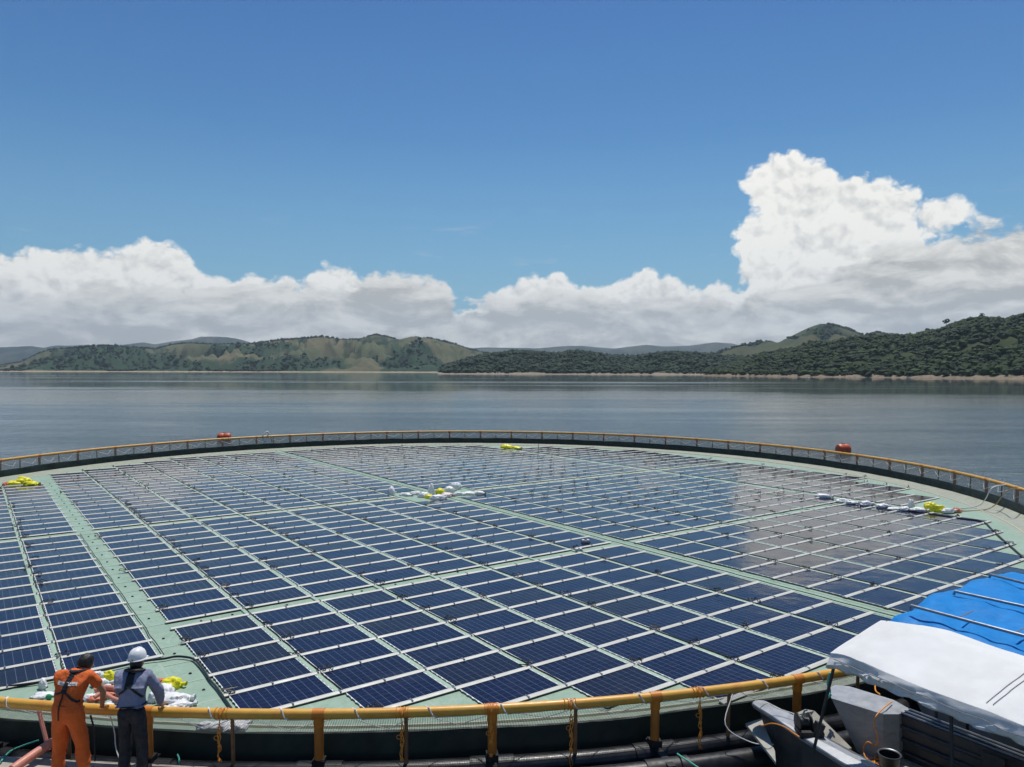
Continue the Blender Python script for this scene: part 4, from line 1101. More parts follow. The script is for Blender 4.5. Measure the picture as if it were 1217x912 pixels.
def person(loc, label, kind):
    root = empty('person', loc, YAW); tag(root, label, 'person')
    if kind == 'orange':
        hip = (0, 0, .96)
        sh_z = 1.40; lean = .20
        B = {'pelvis': ((0, 0, .96), (.12, .10)), 'waist': ((.01, .05, 1.10), (.12, .09)), 'chest': ((.02, .13, 1.30), (.14, .10)), 'neck0': ((.035, .20, 1.40), .065), 'neck1': ((.05, .26, 1.42), .058), 'skull': ((.065, .31, 1.45), .06),
             'shl': ((-.17, .17, 1.385), .055), 'shr': ((.21, .18, 1.385), .055), 'ell': ((-.25, .28, 1.10), .042), 'elr': ((.345, .30, 1.10), .046), 'lwrist': ((-.12, .44, .80), .028), 'rwrist': ((.24, .45, .80), .030),
             'hpl': ((-.10, 0, .93), .09), 'hpr': ((.11, 0, .93), .09), 'knl': ((-.12, .03, .50), .06), 'knr': ((.17, .05, .50), .06), 'anl': ((-.13, -.03, .10), .04), 'anr': ((.22, .0, .10), .04), 'tol': ((-.14, .14, .05), (.045, .03)), 'tor': ((.24, .17, .05), (.045, .03))}
        E = [('pelvis', 'waist'), ('waist', 'chest'), ('chest', 'neck0'), ('neck0', 'neck1'), ('neck1', 'skull'), ('chest', 'shl'), ('chest', 'shr'), ('shl', 'ell'), ('shr', 'elr'), ('ell', 'lwrist'), ('elr', 'rwrist'),
             ('pelvis', 'hpl'), ('pelvis', 'hpr'), ('hpl', 'knl'), ('hpr', 'knr'), ('knl', 'anl'), ('knr', 'anr'), ('anl', 'tol'), ('anr', 'tor')]
        hand_chain(B, E, 'l', B['lwrist'][0], (.1, .9, -.15), (1, -.1, 0)); hand_chain(B, E, 'r', B['rwrist'][0], (.05, .9, -.12), (-1, .05, 0))
        skin_fig('body', B, E, 'pelvis', M['skin'], 2, parent=root)
        C = {'pelvis': ((.0, -.015, .95), (.205, .160)), 'waist': ((.01, .035, 1.07), (.195, .150)), 'rib': ((.015, .085, 1.20), (.225, .155)), 'chest': ((.02, .125, 1.33), (.225, .14)), 'coll': ((.035, .195, 1.40), (.11, .095)),
             'shl': ((-.18, .165, 1.375), .092), 'shr': ((.22, .175, 1.375), .092), 'ell': ((-.235, .245, 1.19), .078), 'elr': ((.305, .26, 1.20), .082),
             'hpl': ((-.10, -.01, .88), (.125, .135)), 'hpr': ((.115, -.005, .88), (.125, .135)), 'thl': ((-.115, .01, .68), .112), 'thr': ((.145, .02, .68), .112), 'knl': ((-.12, .025, .48), .096), 'knr': ((.175, .045, .48), .096), 'anl': ((-.13, -.02, .12), .088), 'anr': ((.22, .01, .12), .088)}
        E2 = [('pelvis', 'waist'), ('waist', 'rib'), ('rib', 'chest'), ('chest', 'coll'), ('chest', 'shl'), ('chest', 'shr'), ('shl', 'ell'), ('shr', 'elr'), ('pelvis', 'hpl'), ('pelvis', 'hpr'), ('hpl', 'thl'), ('hpr', 'thr'), ('thl', 'knl'), ('thr', 'knr'), ('knl', 'anl'), ('knr', 'anr')]
        cv = skin_fig('overalls', C, E2, 'pelvis', M['orange_cloth'], 3, .020, root, 2)
        hc = (.085, .330, 1.475); Mt = make_head(root, hc, -.45, .55)
        def hf(q):
            q = head_fn(q); n = noise.noise(Vector((q.x*6, q.y*6, q.z*2)))*.06
            if q.y > .45: q.y = .45+(q.y-.45)*.3
            if q.z < -.45: q.z = -.45+(q.z+.45)*.25
            return q*(1+n)
        ellipsoid('hair', Vector(hc)+Mt@Vector((0, -.022, .018)), (.103, .116, .132), M['hair'], root, 4, hf, Mt)
        T = tree_of(cv)
        # collar of the life vest, webbing cross and tail
        col_ = MB(); cc = Vector((.035, .20, 1.43)); col_.tube([cc+Vector((.105*math.cos(a), .085*math.sin(a), .012*math.cos(2*a)-.03*math.sin(a))) for a in [PI*k/10+PI*.95 for k in range(12)]], .032, 8, flat=.6); col_.build('vest_collar', M['navy_cloth'], root)
        strap_on('webbing', T, [(.035, 1.44), (.02, 1.39), (.00, 1.31), (-.01, 1.24)], .075, M['strap'], root)
        strap_on('webbing', T, [(-.01, 1.235), (-.06, 1.225), (-.12, 1.20), (-.19, 1.175)], .026, M['strap'], root)
        strap_on('webbing', T, [(.00, 1.235), (.06, 1.19), (.13, 1.135), (.185, 1.09)], .032, M['strap'], root)
        strap_on('webbing', T, [(-.01, 1.235), (-.03, 1.10), (-.045, .98), (-.05, .86)], .020, M['strap'], root)
        strap_on('back_patch', T, [(-.14, 1.335), (-.05, 1.33), (.05, 1.33), (.145, 1.33)], .050, M['label_white'], root, off=.006)
        strap_on('printed_line', T, [(-.10, 1.335), (-.03, 1.331), (-.02, 1.33)], .012, M['grey_label'], root, off=.0125, th=.003)
        strap_on('printed_line', T, [(.05, 1.331), (.09, 1.33), (.13, 1.33)], .012, M['grey_label'], root, off=.0125, th=.003)
        bl = MB(); bl.tube([(.01+.190*math.cos(a), .02+.145*math.sin(a), 1.045+.008*math.sin(3*a)) for a in [k*PI/14 for k in range(28)]], .010, 6, closed=True); bl.build('waist_seam', M['orange_cloth'], root)
    else:
        B = {'pelvis': ((0, 0, .98), (.11, .09)), 'waist': ((0, .03, 1.11), (.12, .085)), 'chest': ((0, .07, 1.30), (.14, .095)), 'neck0': ((0, .10, 1.44), .062), 'neck1': ((0, .12, 1.47), .055), 'skull': ((0, .145, 1.51), .06),
             'shl': ((-.185, .08, 1.375), .055), 'shr': ((.185, .08, 1.375), .055), 'ell': ((-.255, .16, 1.10), .042), 'elr': ((.29, .22, 1.10), .044), 'lwrist': ((-.15, .41, .80), .028), 'rwrist': ((.20, .43, .80), .028),
             'hpl': ((-.09, 0, .93), .09), 'hpr': ((.09, 0, .93), .09), 'knl': ((-.10, .02, .50), .06), 'knr': ((.12, .03, .50), .06), 'anl': ((-.11, -.02, .10), .04), 'anr': ((.13, -.01, .10), .04), 'tol': ((-.13, .15, .05), (.045, .03)), 'tor': ((.16, .16, .05), (.045, .03))}
        E = [('pelvis', 'waist'), ('waist', 'chest'), ('chest', 'neck0'), ('neck0', 'neck1'), ('neck1', 'skull'), ('chest', 'shl'), ('chest', 'shr'), ('shl', 'ell'), ('shr', 'elr'), ('ell', 'lwrist'), ('elr', 'rwrist'),
             ('pelvis', 'hpl'), ('pelvis', 'hpr'), ('hpl', 'knl'), ('hpr', 'knr'), ('knl', 'anl'), ('knr', 'anr'), ('anl', 'tol'), ('anr', 'tor')]
        hand_chain(B, E, 'l', B['lwrist'][0], (.1, .9, -.15), (1, -.1, 0)); hand_chain(B, E, 'r', B['rwrist'][0], (.15, .9, -.1), (-1, .15, 0))
        skin_fig('body', B, E, 'pelvis', M['skin'], 2, parent=root)
        C = {'tail': ((0, .0, 1.02), (.178, .125)), 'waist': ((0, .02, 1.13), (.175, .125)), 'rib': ((0, .04, 1.23), (.205, .145)), 'chest': ((0, .065, 1.32), (.210, .132)), 'coll': ((0, .095, 1.43), (.105, .090)),
             'shl': ((-.19, .08, 1.37), .085), 'shr': ((.19, .08, 1.37), .085), 'ell': ((-.248, .155, 1.11), .072), 'elr': ((.268, .215, 1.11), .072), 'wl': ((-.16, .375, .845), .054), 'wr': ((.21, .395, .845), .054)}
        E2 = [('tail', 'waist'), ('waist', 'rib'), ('rib', 'chest'), ('chest', 'coll'), ('chest', 'shl'), ('chest', 'shr'), ('shl', 'ell'), ('shr', 'elr'), ('ell', 'wl'), ('elr', 'wr')]
        cv = skin_fig('shirt', C, E2, 'waist', M['blue_cloth'], 3, .018, root, 5)
        D = {'top': ((0, -.005, 1.01), (.165, .120)), 'pelvis': ((0, -.01, .93), (.170, .130)), 'hpl': ((-.09, -.005, .84), (.105, .115)), 'hpr': ((.09, -.005, .84), (.105, .115)), 'knl': ((-.10, .02, .48), .083), 'knr': ((.12, .03, .48), .083), 'anl': ((-.11, -.015, .10), .074), 'anr': ((.13, -.005, .10), .074)}
        skin_fig('trousers', D, [('top', 'pelvis'), ('pelvis', 'hpl'), ('pelvis', 'hpr'), ('hpl', 'knl'), ('hpr', 'knr'), ('knl', 'anl'), ('knr', 'anr')], 'pelvis', M['navy_cloth'], 3, .015, root, 8)
        bl = MB(); bl.tube([(.176*math.cos(a), -.003+.132*math.sin(a), 1.018) for a in [k*PI/14 for k in range(28)]], .018, 6, closed=True, flat=.5); bl.build('belt', M['strap'], root)
        hc = (0, .16, 1.525); Mt = make_head(root, hc, -.10, .08)
        ellipsoid('hair', Vector(hc)+Mt@Vector((0, -.018, -.01)), (.083, .096, .108), M['hair'], root, 3, lambda q: Vector((q.x, min(q.y, .35), max(q.z, -.62))), Mt)
        hm_ = MB(); Mh = Mt
        prof = [(.0, .152), (.035, .150), (.070, .138), (.100, .112), (.120, .072), (.128, .030), (.130, .005), (.139, -.002), (.143, -.010), (.139, -.014), (.128, -.008)]
        hm_.lathe([(a, b) for a, b in prof], Vector(hc)+Mh@Vector((0, -.005, .052)), 36, Mh@Matrix.Diagonal((.86, 1.04, .95)))
        hm = hm_.build('helmet', M['helmet'], root)
        pk = MB(); pk.tube([Vector(hc)+Mh@Vector((x, .135+.02*(1-(x/.08)**2), .040)) for x in (-.08, -.04, 0, .04, .08)], .018, 6, flat=.35); pk.build('helmet_peak', M['helmet'], hm)
        rb = MB(); rb.tube([Vector(hc)+Mh@Vector((0, -.005+.150*math.sin(a), .052+.146*math.cos(a))) for a in [k*.2-1.0 for k in range(11)]], .010, 6); rb.build('helmet_ridge', M['helmet'], hm)
        bd = MB(); bd.box(Vector(hc)+Mh@Vector((.012, -.142, .068)), (.026, .008, .022), Mh); bd.build('helmet_badge', M['gold'], hm)
        T = tree_of(cv)
        col_ = MB(); cc = Vector((0, .10, 1.445)); col_.tube([cc+Vector((.115*math.cos(a), .095*math.sin(a), -.035*math.sin(a)-.01)) for a in [PI*k/10+PI*.95 for k in range(12)]], .034, 8, flat=.6); col_.build('vest_collar', M['strap'], root)
        strap_on('vest_back', T, [(0, 1.455), (0, 1.40), (0, 1.33), (0, 1.255)], .095, M['strap'], root, off=.012)
        strap_on('webbing', T, [(-.02, 1.27), (-.07, 1.22), (-.12, 1.185), (-.175, 1.14)], .030, M['strap'], root)
        strap_on('webbing', T, [(.02, 1.27), (.06, 1.235), (.12, 1.18), (.178, 1.11)], .030, M['strap'], root)
    for s, p in ((-1, (-.135, .06, .055)), (1, ((.23 if kind == 'orange' else .145), .08, .055))):
        ellipsoid('boot', p, (.055, .145, .06), M['strap'], root, 3, lambda q: Vector((q.x, q.y, max(q.z, -.9))))
    return root
DZ = .26
person(W(-5.97, 10.06, DZ), 'bareheaded worker in bright orange overalls leaning on the yellow handrail', 'orange').scale = (.965, .965, .965)
person(W(-5.12, 10.10, DZ), 'worker in white helmet, grey blue shirt and dark trousers leaning on the handrail', 'helmet').scale = (.985, .985, .985)

# barge deck under their feet
mb = MB(); A_, B_ = W(-9.5, 10.84, 0), W(-4.2, 10.36, 0); dv = (B_-A_).normalized(); nv_ = Vector((dv.y, -dv.x, 0))
if (nv_.x*FX+nv_.y*FY) > 0: nv_ = -nv_
rt = math.atan2(dv.y, dv.x); ctr = (A_+B_)/2+nv_*1.6
barge = empty('work_barge', (ctr.x, ctr.y, 0), rt); tag(barge, 'pale concrete topped barge deck under the two workers at the lower left', 'barge')
mb.box((0, 0, DZ-.02), ((B_-A_).length, 3.2, .04)); mb.build('deck', M['concrete'], barge)
mb = MB(); mb.box((0, (-.6 if nv_.dot(Vector((-dv.y, dv.x, 0))) > 0 else .6)*-1, -.06), ((B_-A_).length-.2, 1.8, .58)); mb.build('hull', M['black_pipe'], barge)

# ------------------------------------------------------------------ boats with canopies
AX, LT = Vector((.456, -.890)), Vector((.890, .456))          # astern and to starboard, in metres right / away
class Boat:
    def __init__(s, x, d): s.x, s.d = x, d
    def P(s, a, l, z):                                        # a metres astern, l metres to the right of the origin
        return W(s.x+AX.x*a+LT.x*l, s.d+AX.y*a+LT.y*l, z)
def slab(mb, top, bot):
    n = len(top); k = len(mb.v); mb.v += [tuple(p) for p in top]+[tuple(p) for p in bot]
    mb.face(list(range(k, k+n))); mb.face(list(range(k+n, k+2*n))[::-1])
    for i in range(n):
        j = (i+1) % n; mb.face((k+i, k+n+i, k+n+j, k+j))
def hull_solid(bt, lat, half, tip, length, zt, flare=.0, keel=-.45, m=None, parent=None, name='hull', sheer=.10):
    """a slim pontoon hull: pointed in plan at the bow, raked stem, parallel behind"""
    mb = MB(); st = [0, .12, .35, .7, 1.2, 1.9, length]; n = len(st)
    for a in st:
        f = min(1, (a/1.5))**.62; w = half*f+.05; z = zt+sheer*(1-min(1, a/1.9))
        zb = keel if a > 1.0 else z-.16-(z-.16-keel)*(a/1.0)**.8
        for l, zz in ((-w, z), (w, z), (w*.85, zb), (-w*.85, zb)): mb.v.append(tuple(bt.P(tip+a, lat+l, zz)))
    for i in range(n-1):
        for k in range(4): mb.face((i*4+k, (i+1)*4+k, (i+1)*4+(k+1) % 4, i*4+(k+1) % 4))
    mb.face((0, 1, 2, 3)); mb.face((n*4-4, n*4-1, n*4-2, n*4-3))
    return mb.build(name, m, parent, smooth=False)

def canopy(bt, name_parent, a0, a1, l0, lr, l1, ze, zr, m, folds, valance, seed, sag=.03):
    """cloth roof: eave - ridge - eave, with a drooping creased valance on all sides"""
    NA, NL = 64, 44; r = random.Random(seed); mb = MB()
    def top(a, l):
        u = (l-l0)/(lr-l0) if l <= lr else (l1-l)/(l1-lr)
        z = ze+(zr-ze)*(u**.9)
        k = (a-a0)/(a1-a0); z -= sag*math.sin(k*PI*3)**2*(1-abs(2*u-1)*.3)
        endd = min(1, (a-a0)/.35); z -= (1-endd)**2*.05
        q = Vector((a*1.1+seed, l*1.3, 0)); z += .012*noise.fractal(q, .8, 2, 4)+.013*abs(noise.noise(Vector((a*2.3-l*1.7, l*.9+a*.5, seed))))
        z += .007*abs(noise.noise(Vector((a*5.2+l*2.5, l*1.6-a*.8, seed+4))))
        return z
    for i in range(NA+1):
        a = a0
    for i in range(NA+1):
        a = a0+(a1-a0)*i/NA
        for j in range(NL+1):
            l = l0+(l1-l0)*j/NL; mb.v.append(tuple(bt.P(a, l, top(a, l))))
    for i in range(NA):
        for j in range(NL):
            k = i*(NL+1)+j; mb.face((k, k+NL+1, k+NL+2, k+1))
    rim = [(a0+(a1-a0)*i/NA, l0, -1, 0) for i in range(NA, -1, -1)]+[(a0, l0+(l1-l0)*j/NL, 0, -1) for j in range(1, NL+1)]+[(a0+(a1-a0)*i/NA, l1, 1, 0) for i in range(1, NA+1)]
    rows = 7; base = len(mb.v)
    for c, (a, l, dl, da) in enumerate(rim):
        z0 = top(a, l); s = a*1.0+l*1.0
        for q in range(1, rows+1):
            t = q/rows; drop = valance*(1+.30*noise.noise(Vector((s*1.3, seed, 0))))*t
            out = .035*math.sin(t*PI*.5)+folds*t*(noise.fractal(Vector((s*4.2, t*1.1+seed, 0)), .8, 2, 3))+folds*.8*(abs(noise.noise(Vector((s*2.0+t*2.2, t*1.5, seed*2))))-.2)*t
            mb.v.append(tuple(bt.P(a+da*out, l+dl*out, z0-drop)))
    n = len(rim)
    def vid(a, l):
        i = round((a-a0)/(a1-a0)*NA); j = round((l-l0)/(l1-l0)*NL); return i*(NL+1)+j
    for c in range(n-1):
        p0, p1 = vid(*rim[c][:2]), vid(*rim[c+1][:2])
        for q in range(rows):
            x0 = p0 if q == 0 else base+c*rows+q-1; x1 = p1 if q == 0 else base+(c+1)*rows+q-1
            mb.face((x0, base+c*rows+q, base+(c+1)*rows+q, x1))
    o = mb.build('canopy', m, name_parent)
    so_ = o.modifiers.new('thick', 'SOLIDIFY'); so_.thickness = .004
    return o, top

b1 = Boat(4.20, 9.77)
boat = empty('workboat', b1.P(1.5, .9, 0), 0); tag(boat, 'grey aluminium twin bowed workboat with pale deck under the white canopy', 'boat')
boat_inv = boat.matrix_world.copy(); boat.location = (0, 0, 0)
# port hull: flat grey top plate with a rounded tip
def arc(cx, cy, r, a0, a1, n): return [(cx+r*math.cos(a0+(a1-a0)*i/n), cy+r*math.sin(a0+(a1-a0)*i/n)) for i in range(n+1)]
def hull(tipx, lat, zt, rake, inner, name, notch=True):
    # plan outline of the deck plate (a astern, l lateral) ; tip narrow and rounded
    L = 6.0; out = [(L, lat-.30)]+[(1.6, lat-.30), (.9, lat-.26), (.4, lat-.19)]+[(-.02-.10*math.sin(t), lat-.05-.12*math.cos(t)) for t in [0, .5, 1.1, 1.57, 2.1, 2.7, 3.14]]+[(.4, lat+.10)]
    if notch: out += [(.95, lat+.14)]+[(1.02+.14*math.sin(t)*0+.12*(1-math.cos(t)), lat+.14-.14*math.sin(t)) for t in [.4, .8, 1.2, 1.57]]+[(1.55, lat+.0), (1.62, lat+.02)]
    else: out += [(1.6, lat+.22)]
    out += [(L, lat+.04 if notch else lat+.22)]
    mb = MB(); slab(mb, [b1.P(tipx+a, l, zt-.035*max(0, min(a, 2))) for a, l in out], [b1.P(tipx+a, l, zt-.06-.035*max(0, min(a, 2))) for a, l in out])
    tp = mb.build('gunwale_plate', M['alu'], boat, smooth=False)
    mb = MB(); st = [(-.06, .05), (.3, .13), (.9, .22), (1.6, .27), (L, .27)]
    for a, w in st:
        z = zt-.05-.035*max(0, min(a, 2)); zb = -.35; shift = rake*(1-min(1, max(0, a)/1.6))
        for l, zz, da in ((-w-.02, z, 0), (w*.5, z, 0), (w*.35, zb, rake if a < 1 else 0), (-w*.8, zb, rake if a < 1 else 0)):
            mb.v.append(tuple(b1.P(tipx+a+da*(1-max(0, a)), lat+l, zz)))
    for i in range(len(st)-1):
        for k in range(4): mb.face((i*4+k, (i+1)*4+k, (i+1)*4+(k+1) % 4, i*4+(k+1) % 4))
    mb.face((0, 1, 2, 3)); k = len(st)*4; mb.face((k-4, k-1, k-2, k-3))
    mb.build(name, M['alu_dark'], boat, smooth=False)
    rb = MB(); rb.tube([b1.P(tipx+a, l, zt-.02-.035*max(0, min(a, 2))) for a, l in out[:12]], .016, 6); rb.build('rub_rail', M['steel'], tp)
    return tp
p = G(897, 836, .78)
def rel(px, py, z):
    q = G(px, py, z)-Vector((CX, CY, CH)); x = q.x*RX+q.y*RY-b1.x; d = q.x*FX+q.y*FY-b1.d
    return x*AX.x+d*AX.y, x*LT.x+d*LT.y
aL, lL = rel(905, 838, .78); aR, lR = rel(990, 818, .92)
hull(aL, lL+.05, .80, .55, 1, 'port_hull')
# starboard hull: tall slab sided bow with sloping face towards the deck
def wedge():
    mb = MB()
    tp = [G(985, 818, .92), G(993, 814, .92), G(1010, 816, .92), G(1062, 832, .91), G(1082, 843, .90), G(1068, 849, .90), G(1050, 849, .92), G(988, 830, .92)]
    bt_ = [G(1017, 890, .25), G(1022, 888, .25), G(1032, 886, .25), G(1064, 889, .25), G(1083, 899, .25), G(1069, 905, .25), G(1049, 907, .25), G(1019, 894, .25)]
    slab(mb, tp, bt_); return mb.build('starboard_bow', M['alu'], boat, smooth=False)
wedge()
S0, S1 = G(1070, 848, .89), G(1217, 905, .88); SD = (S1-S0); SD.z = 0; SD.normalize(); SN = Vector((-SD.y, SD.x, 0))
if SN.dot(dirR(1, .5)) < 0: SN = -SN
def SP(a, o, z): q = S0+SD*a+SN*o; return Vector((q.x, q.y, z))
mb = MB()
slab(mb, [SP(-.05, 0, .88), SP(-.05, .24, .88), SP(5.2, .24, .84), SP(5.2, 0, .84)], [SP(-.05, 0, -.3), SP(-.05, .24, -.3), SP(5.2, .24, -.3), SP(5.2, 0, -.3)])
side = mb.build('starboard_side', M['alu_dark'], boat, smooth=False)
for off in (.02, .12, .22):
    mb = MB(); mb.tube([SP(0, off, .895), SP(5.2, off, .855)], .017, 6); mb.build('gunwale_rail', M['steel'], side)
for z in (.72, .54, .36):
    mb = MB(); mb.tube([SP(.02, -.02, z), SP(5.2, -.02, z-.03)], .026, 6); mb.build('side_stringer', M['alu_dark'], side)
for a in (1.1, 2.2, 3.3, 4.4):
    mb = MB(); slab(mb, [SP(a, -.07, .83), SP(a, -.004, .83), SP(a+.28, -.004, .83), SP(a+.28, -.07, .83)], [SP(a, -.07, .2), SP(a, -.004, .2), SP(a+.28, -.004, .2), SP(a+.28, -.07, .2)])
    mb.build('side_frame', M['alu_dark'], side, smooth=False)
# deck between the hulls, its pale front ramp and the small plate outboard of the port hull
mb = MB(); slab(mb, [b1.P(aL+1.05, lL-.05, .27), b1.P(aL+.95, lR+.0, .27), b1.P(aL+1.3, lR+.45, .27), b1.P(6.5, lR+.40, .26), b1.P(6.5, lL-.1, .26)], [b1.P(aL+1.05, lL-.05, .20), b1.P(aL+.95, lR+.0, .20), b1.P(aL+1.3, lR+.45, .20), b1.P(6.5, lR+.40, .19), b1.P(6.5, lL-.1, .19)])
mb.build('deck', M['deck'], boat, smooth=False)
def gq(pts, z): return [G(a, b, z) for a, b in pts]
mb = MB(); tr = [(G(957, 843, .74)), (G(968, 845, .72)), (G(1012, 889, .40)), (G(985, 896, .40)), (G(945, 868, .5)), (G(937, 852, .72))]
slab(mb, tr, [p_-Vector((0, 0, .05)) for p_ in tr]); mb.build('foredeck_plate', M['deck'], boat, smooth=False)
mb = MB(); tr = [G(886, 860, .45), G(905, 854, .50), G(921, 893, .40), G(922, 906, .35)]
slab(mb, tr, [p_-Vector((0, 0, .04)) for p_ in tr]); mb.build('side_plate', M['deck'], boat, smooth=False)
# winch
wr = empty('winch', (0, 0, 0)); wr.parent = boat
wc = G(955, 862, .86)
mb = MB(); Mz = Matrix.Rotation(YAW, 3, 'Z'); mb.lathe([(0, -.09), (.13, -.09), (.13, -.075), (.07, -.07), (.07, .07), (.13, .075), (.13, .09), (0, .09)], wc+Vector((0, 0, .04)), 18, Mz@Matrix.Rotation(PI/2, 3, 'Y')@Matrix.Rotation(.3, 3, 'Z'))
mb.build('winch_drum', M['black'], wr)
mb = MB(); mb.box(wc+dirR(.06, -.05)+Vector((0, 0, -.07)), (.32, .24, .09), Mz); mb.box(wc+dirR(.15, -.12)+Vector((0, 0, .0)), (.12, .09, .18), Mz@Matrix.Rotation(.4, 3, 'Y')); mb.build('winch_base', M['black'], wr)
mb = MB(); mb.tube([wc+dirR(-.02, .0)+Vector((0, 0, .12)), wc+dirR(.01, .0)+Vector((0, 0, .20)), wc+dirR(.05, .0)+Vector((0, 0, .21))], .012, 6); mb.build('winch_handle', M['steel'], wr)
# cleats and poles
for (px, py, z) in [(1056, 855, .70), (1073, 860, .70), (1070, 872, .6)]:
    mb = MB(); q = G(px, py, z); mb.tube([q+Vector((0, 0, -.04)), q+Vector((0, 0, .05)), q+dirR(.05, 0)+Vector((0, 0, .07))], .010, 6); mb.build('cleat', M['steel'], boat)
cn = empty('canopy_frame', (0, 0, 0)); 
tag(cn, 'white canvas canopy on dark poles over the grey workboat', 'canopy')
cv1, top1 = canopy(b1, cn, -.05, 6.5, 0.0, .98, 2.07, 2.12, 2.40, M['canvas'], .125, .20, 3)
def stitched(a_, l0_, l1_, off):
    mb = MB(); n = 30
    for i in range(n):
        l = l0_+(l1_-l0_)*i/n; l2 = l+(l1_-l0_)/n*.72
        mb.tube([b1.P(a_+off, l, top1(a_+off, l)+.006), b1.P(a_+off, l2, top1(a_+off, l2)+.006)], .005, 4)
    return mb.build('stitching', M['grey_label'], cv1)
stitched(1.90, .10, .88, 0); stitched(1.97, .10, .88, 0)
mb = MB(); mb.tube([b1.P(.04+6.4*i/30, -.045-.02*abs(math.sin(i*1.7)), 2.03+.012*math.sin(i*2.3)) for i in range(31)], .006, 5); mb.build('hem', M['grey_label'], cv1)
f0 = b1.P(.05, .02, 2.08)
poles = [(G(966, 896, .72), b1.P(.03, .03, 2.09)), (b1.P(1.55, .10, .45), b1.P(1.52, .08, 2.05)), (b1.P(3.1, .10, .45), b1.P(3.1, .08, 2.05)), (b1.P(.10, 1.98, .85), b1.P(.05, 2.0, 2.09)), (b1.P(2.2, 1.98, .85), b1.P(2.2, 2.0, 2.07)), (b1.P(4.4, .10, .4), b1.P(4.4, .08, 2.05)), (b1.P(4.4, 1.98, .85), b1.P(4.4, 2.0, 2.07))]
for a_, b_ in poles:
    mb = MB(); mb.tube([a_, b_], .021, 8); mb.build('pole', M['dark_tube'], cn)
for a_ in (.05, 2.2, 4.4, 6.3):
    mb = MB(); mb.tube([b1.P(a_, .06, 2.06), b1.P(a_, .98, 2.36), b1.P(a_, 2.0, 2.06)], .018, 8); mb.build('cross_bar', M['dark_tube'], cn)
for l_, z_ in ((.07, 2.05), (.98, 2.35), (1.99, 2.05)):
    mb = MB(); mb.tube([b1.P(.05, l_, z_), b1.P(6.4, l_, z_)], .018, 8); mb.build('long_bar', M['dark_tube'], cn)
# bucket, ropes and clutter on the deck
q = W((1062-608.5)/F*10.15, 10.15, .275); bk = empty('bucket', q); tag(bk, 'black plastic bucket standing on the workboat deck', 'bucket')
mb = MB(); mb.lathe([(0, 0), (.10, 0), (.135, .27), (.145, .28), (.145, .295), (.128, .29), (.095, .02), (0, .015)], (0, 0, 0), 28); mb.build('pail', M['black'], bk)
mb = MB(); mb.tube([(.143*math.cos(a), .143*math.sin(a), .295) for a in [k*PI/14 for k in range(28)]], .006, 5, closed=True); mb.build('rim', M['steel'], bk)
rr_ = random.Random(4)
q = G(1044, 908, .29)
rope('rope', [G(1060, 834, .95), G(1050, 842, .96), G(1042, 850, .95), G(1039, 858, .86), G(1040, 866, .76), G(1043, 878, .62), G(1040, 886, .50), G(1031, 882, .52), G(1026, 890, .40), G(1030, 902, .33), G(1044, 909, .31), G(1056, 914, .31)], .009, M['rope_orange'], 'orange rope looping from the boat gunwale down to the deck')
rope('rope', [q+Vector((rr_.uniform(-.20, .26), rr_.uniform(-.14, .14), rr_.uniform(0, .05))) for i in range(30)], .0065, M['rope_orange'], 'tangled heap of orange rope beside the black bucket')
rope('rope', [G(905, 863, .70), G(918, 860, .80), G(932, 864, .80), G(944, 872, .79), G(950, 876, .79)], .009, M['rope_orange'], 'orange line lying across the left bow plate')
rope('rope', [G(903, 842, .84), G(912, 836, .95), G(924, 842, .88), G(955, 852, .86)], .007, M['rope_white'], 'thin white line at the tip of the left bow')
rope('rope', [ring(theta_of(1035, 790), RR+.08, RZ), G(1040, 818, .9), G(1046, 826, .9)], .010, M['rope_orange'], 'short orange rope from the rail to the tall right bow')
rope('rope', [G(987, 800, 1.3), G(984, 812, 1.15), G(986, 822, 1.05), G(982, 830, 1.0), G(987, 826, 1.0)], .022, M['rope_green'], 'clump of green rope tied on the front canopy pole')

# second boat, blue tarpaulin
b2 = Boat(5.88, 11.95)
bo2 = empty('moored_boat', (0, 0, 0)); tag(bo2, 'dark hulled boat mostly hidden beneath the blue tarpaulin', 'boat')
hull_solid(b2, .75, .32, .1, 6.5, .62, m=M['alu'], parent=bo2, name='port_hull'); hull_solid(b2, 2.9, .32, .1, 6.5, .62, m=M['alu'], parent=bo2, name='starboard_hull')
mb = MB(); slab(mb, [b2.P(1.2, .6, .50), b2.P(1.2, 3.0, .50), b2.P(6.5, 3.0, .48), b2.P(6.5, .6, .48)], [b2.P(1.2, .6, .42), b2.P(1.2, 3.0, .42), b2.P(6.5, 3.0, .40), b2.P(6.5, .6, .40)]); mb.build('deck', M['deck'], bo2, smooth=False)
c2 = empty('tarpaulin_roof', (0, 0, 0)); tag(c2, 'bright blue tarpaulin roof stretched over grey tubes at the right edge', 'canopy')
def blue_top(a, l):
    n = noise.fractal(Vector((a*1.1, l*1.1, 4)), .8, 2, 4)
    fold = abs(noise.noise(Vector((a*1.4+l*1.1, (l-a)*.35, 9))))+.6*abs(noise.noise(Vector((a*2.6-l*.9, l*1.2, 3))))
    base = 1.98+.10*math.sin(min(1, max(0, l/4.4))*PI)-.045*math.sin((l % 1.45)/1.45*PI)
    e = min(1, max(0, (a-edge(l))/.30)); base -= (1-e)**2*.12
    e2 = min(1, l/.30); base -= (1-e2)**2*.10
    return base+.024*n+.070*(fold-.35)
eC0 = (0.0, 0.0)
def rel2(px, py, z):
    q = G(px, py, z)-Vector((CX, CY, CH)); x = q.x*RX+q.y*RY-b2.x; d = q.x*FX+q.y*FY-b2.d
    return x*AX.x+d*AX.y, x*LT.x+d*LT.y
E0 = rel2(1055, 727, 2.0); E1 = rel2(1190, 674, 2.0)
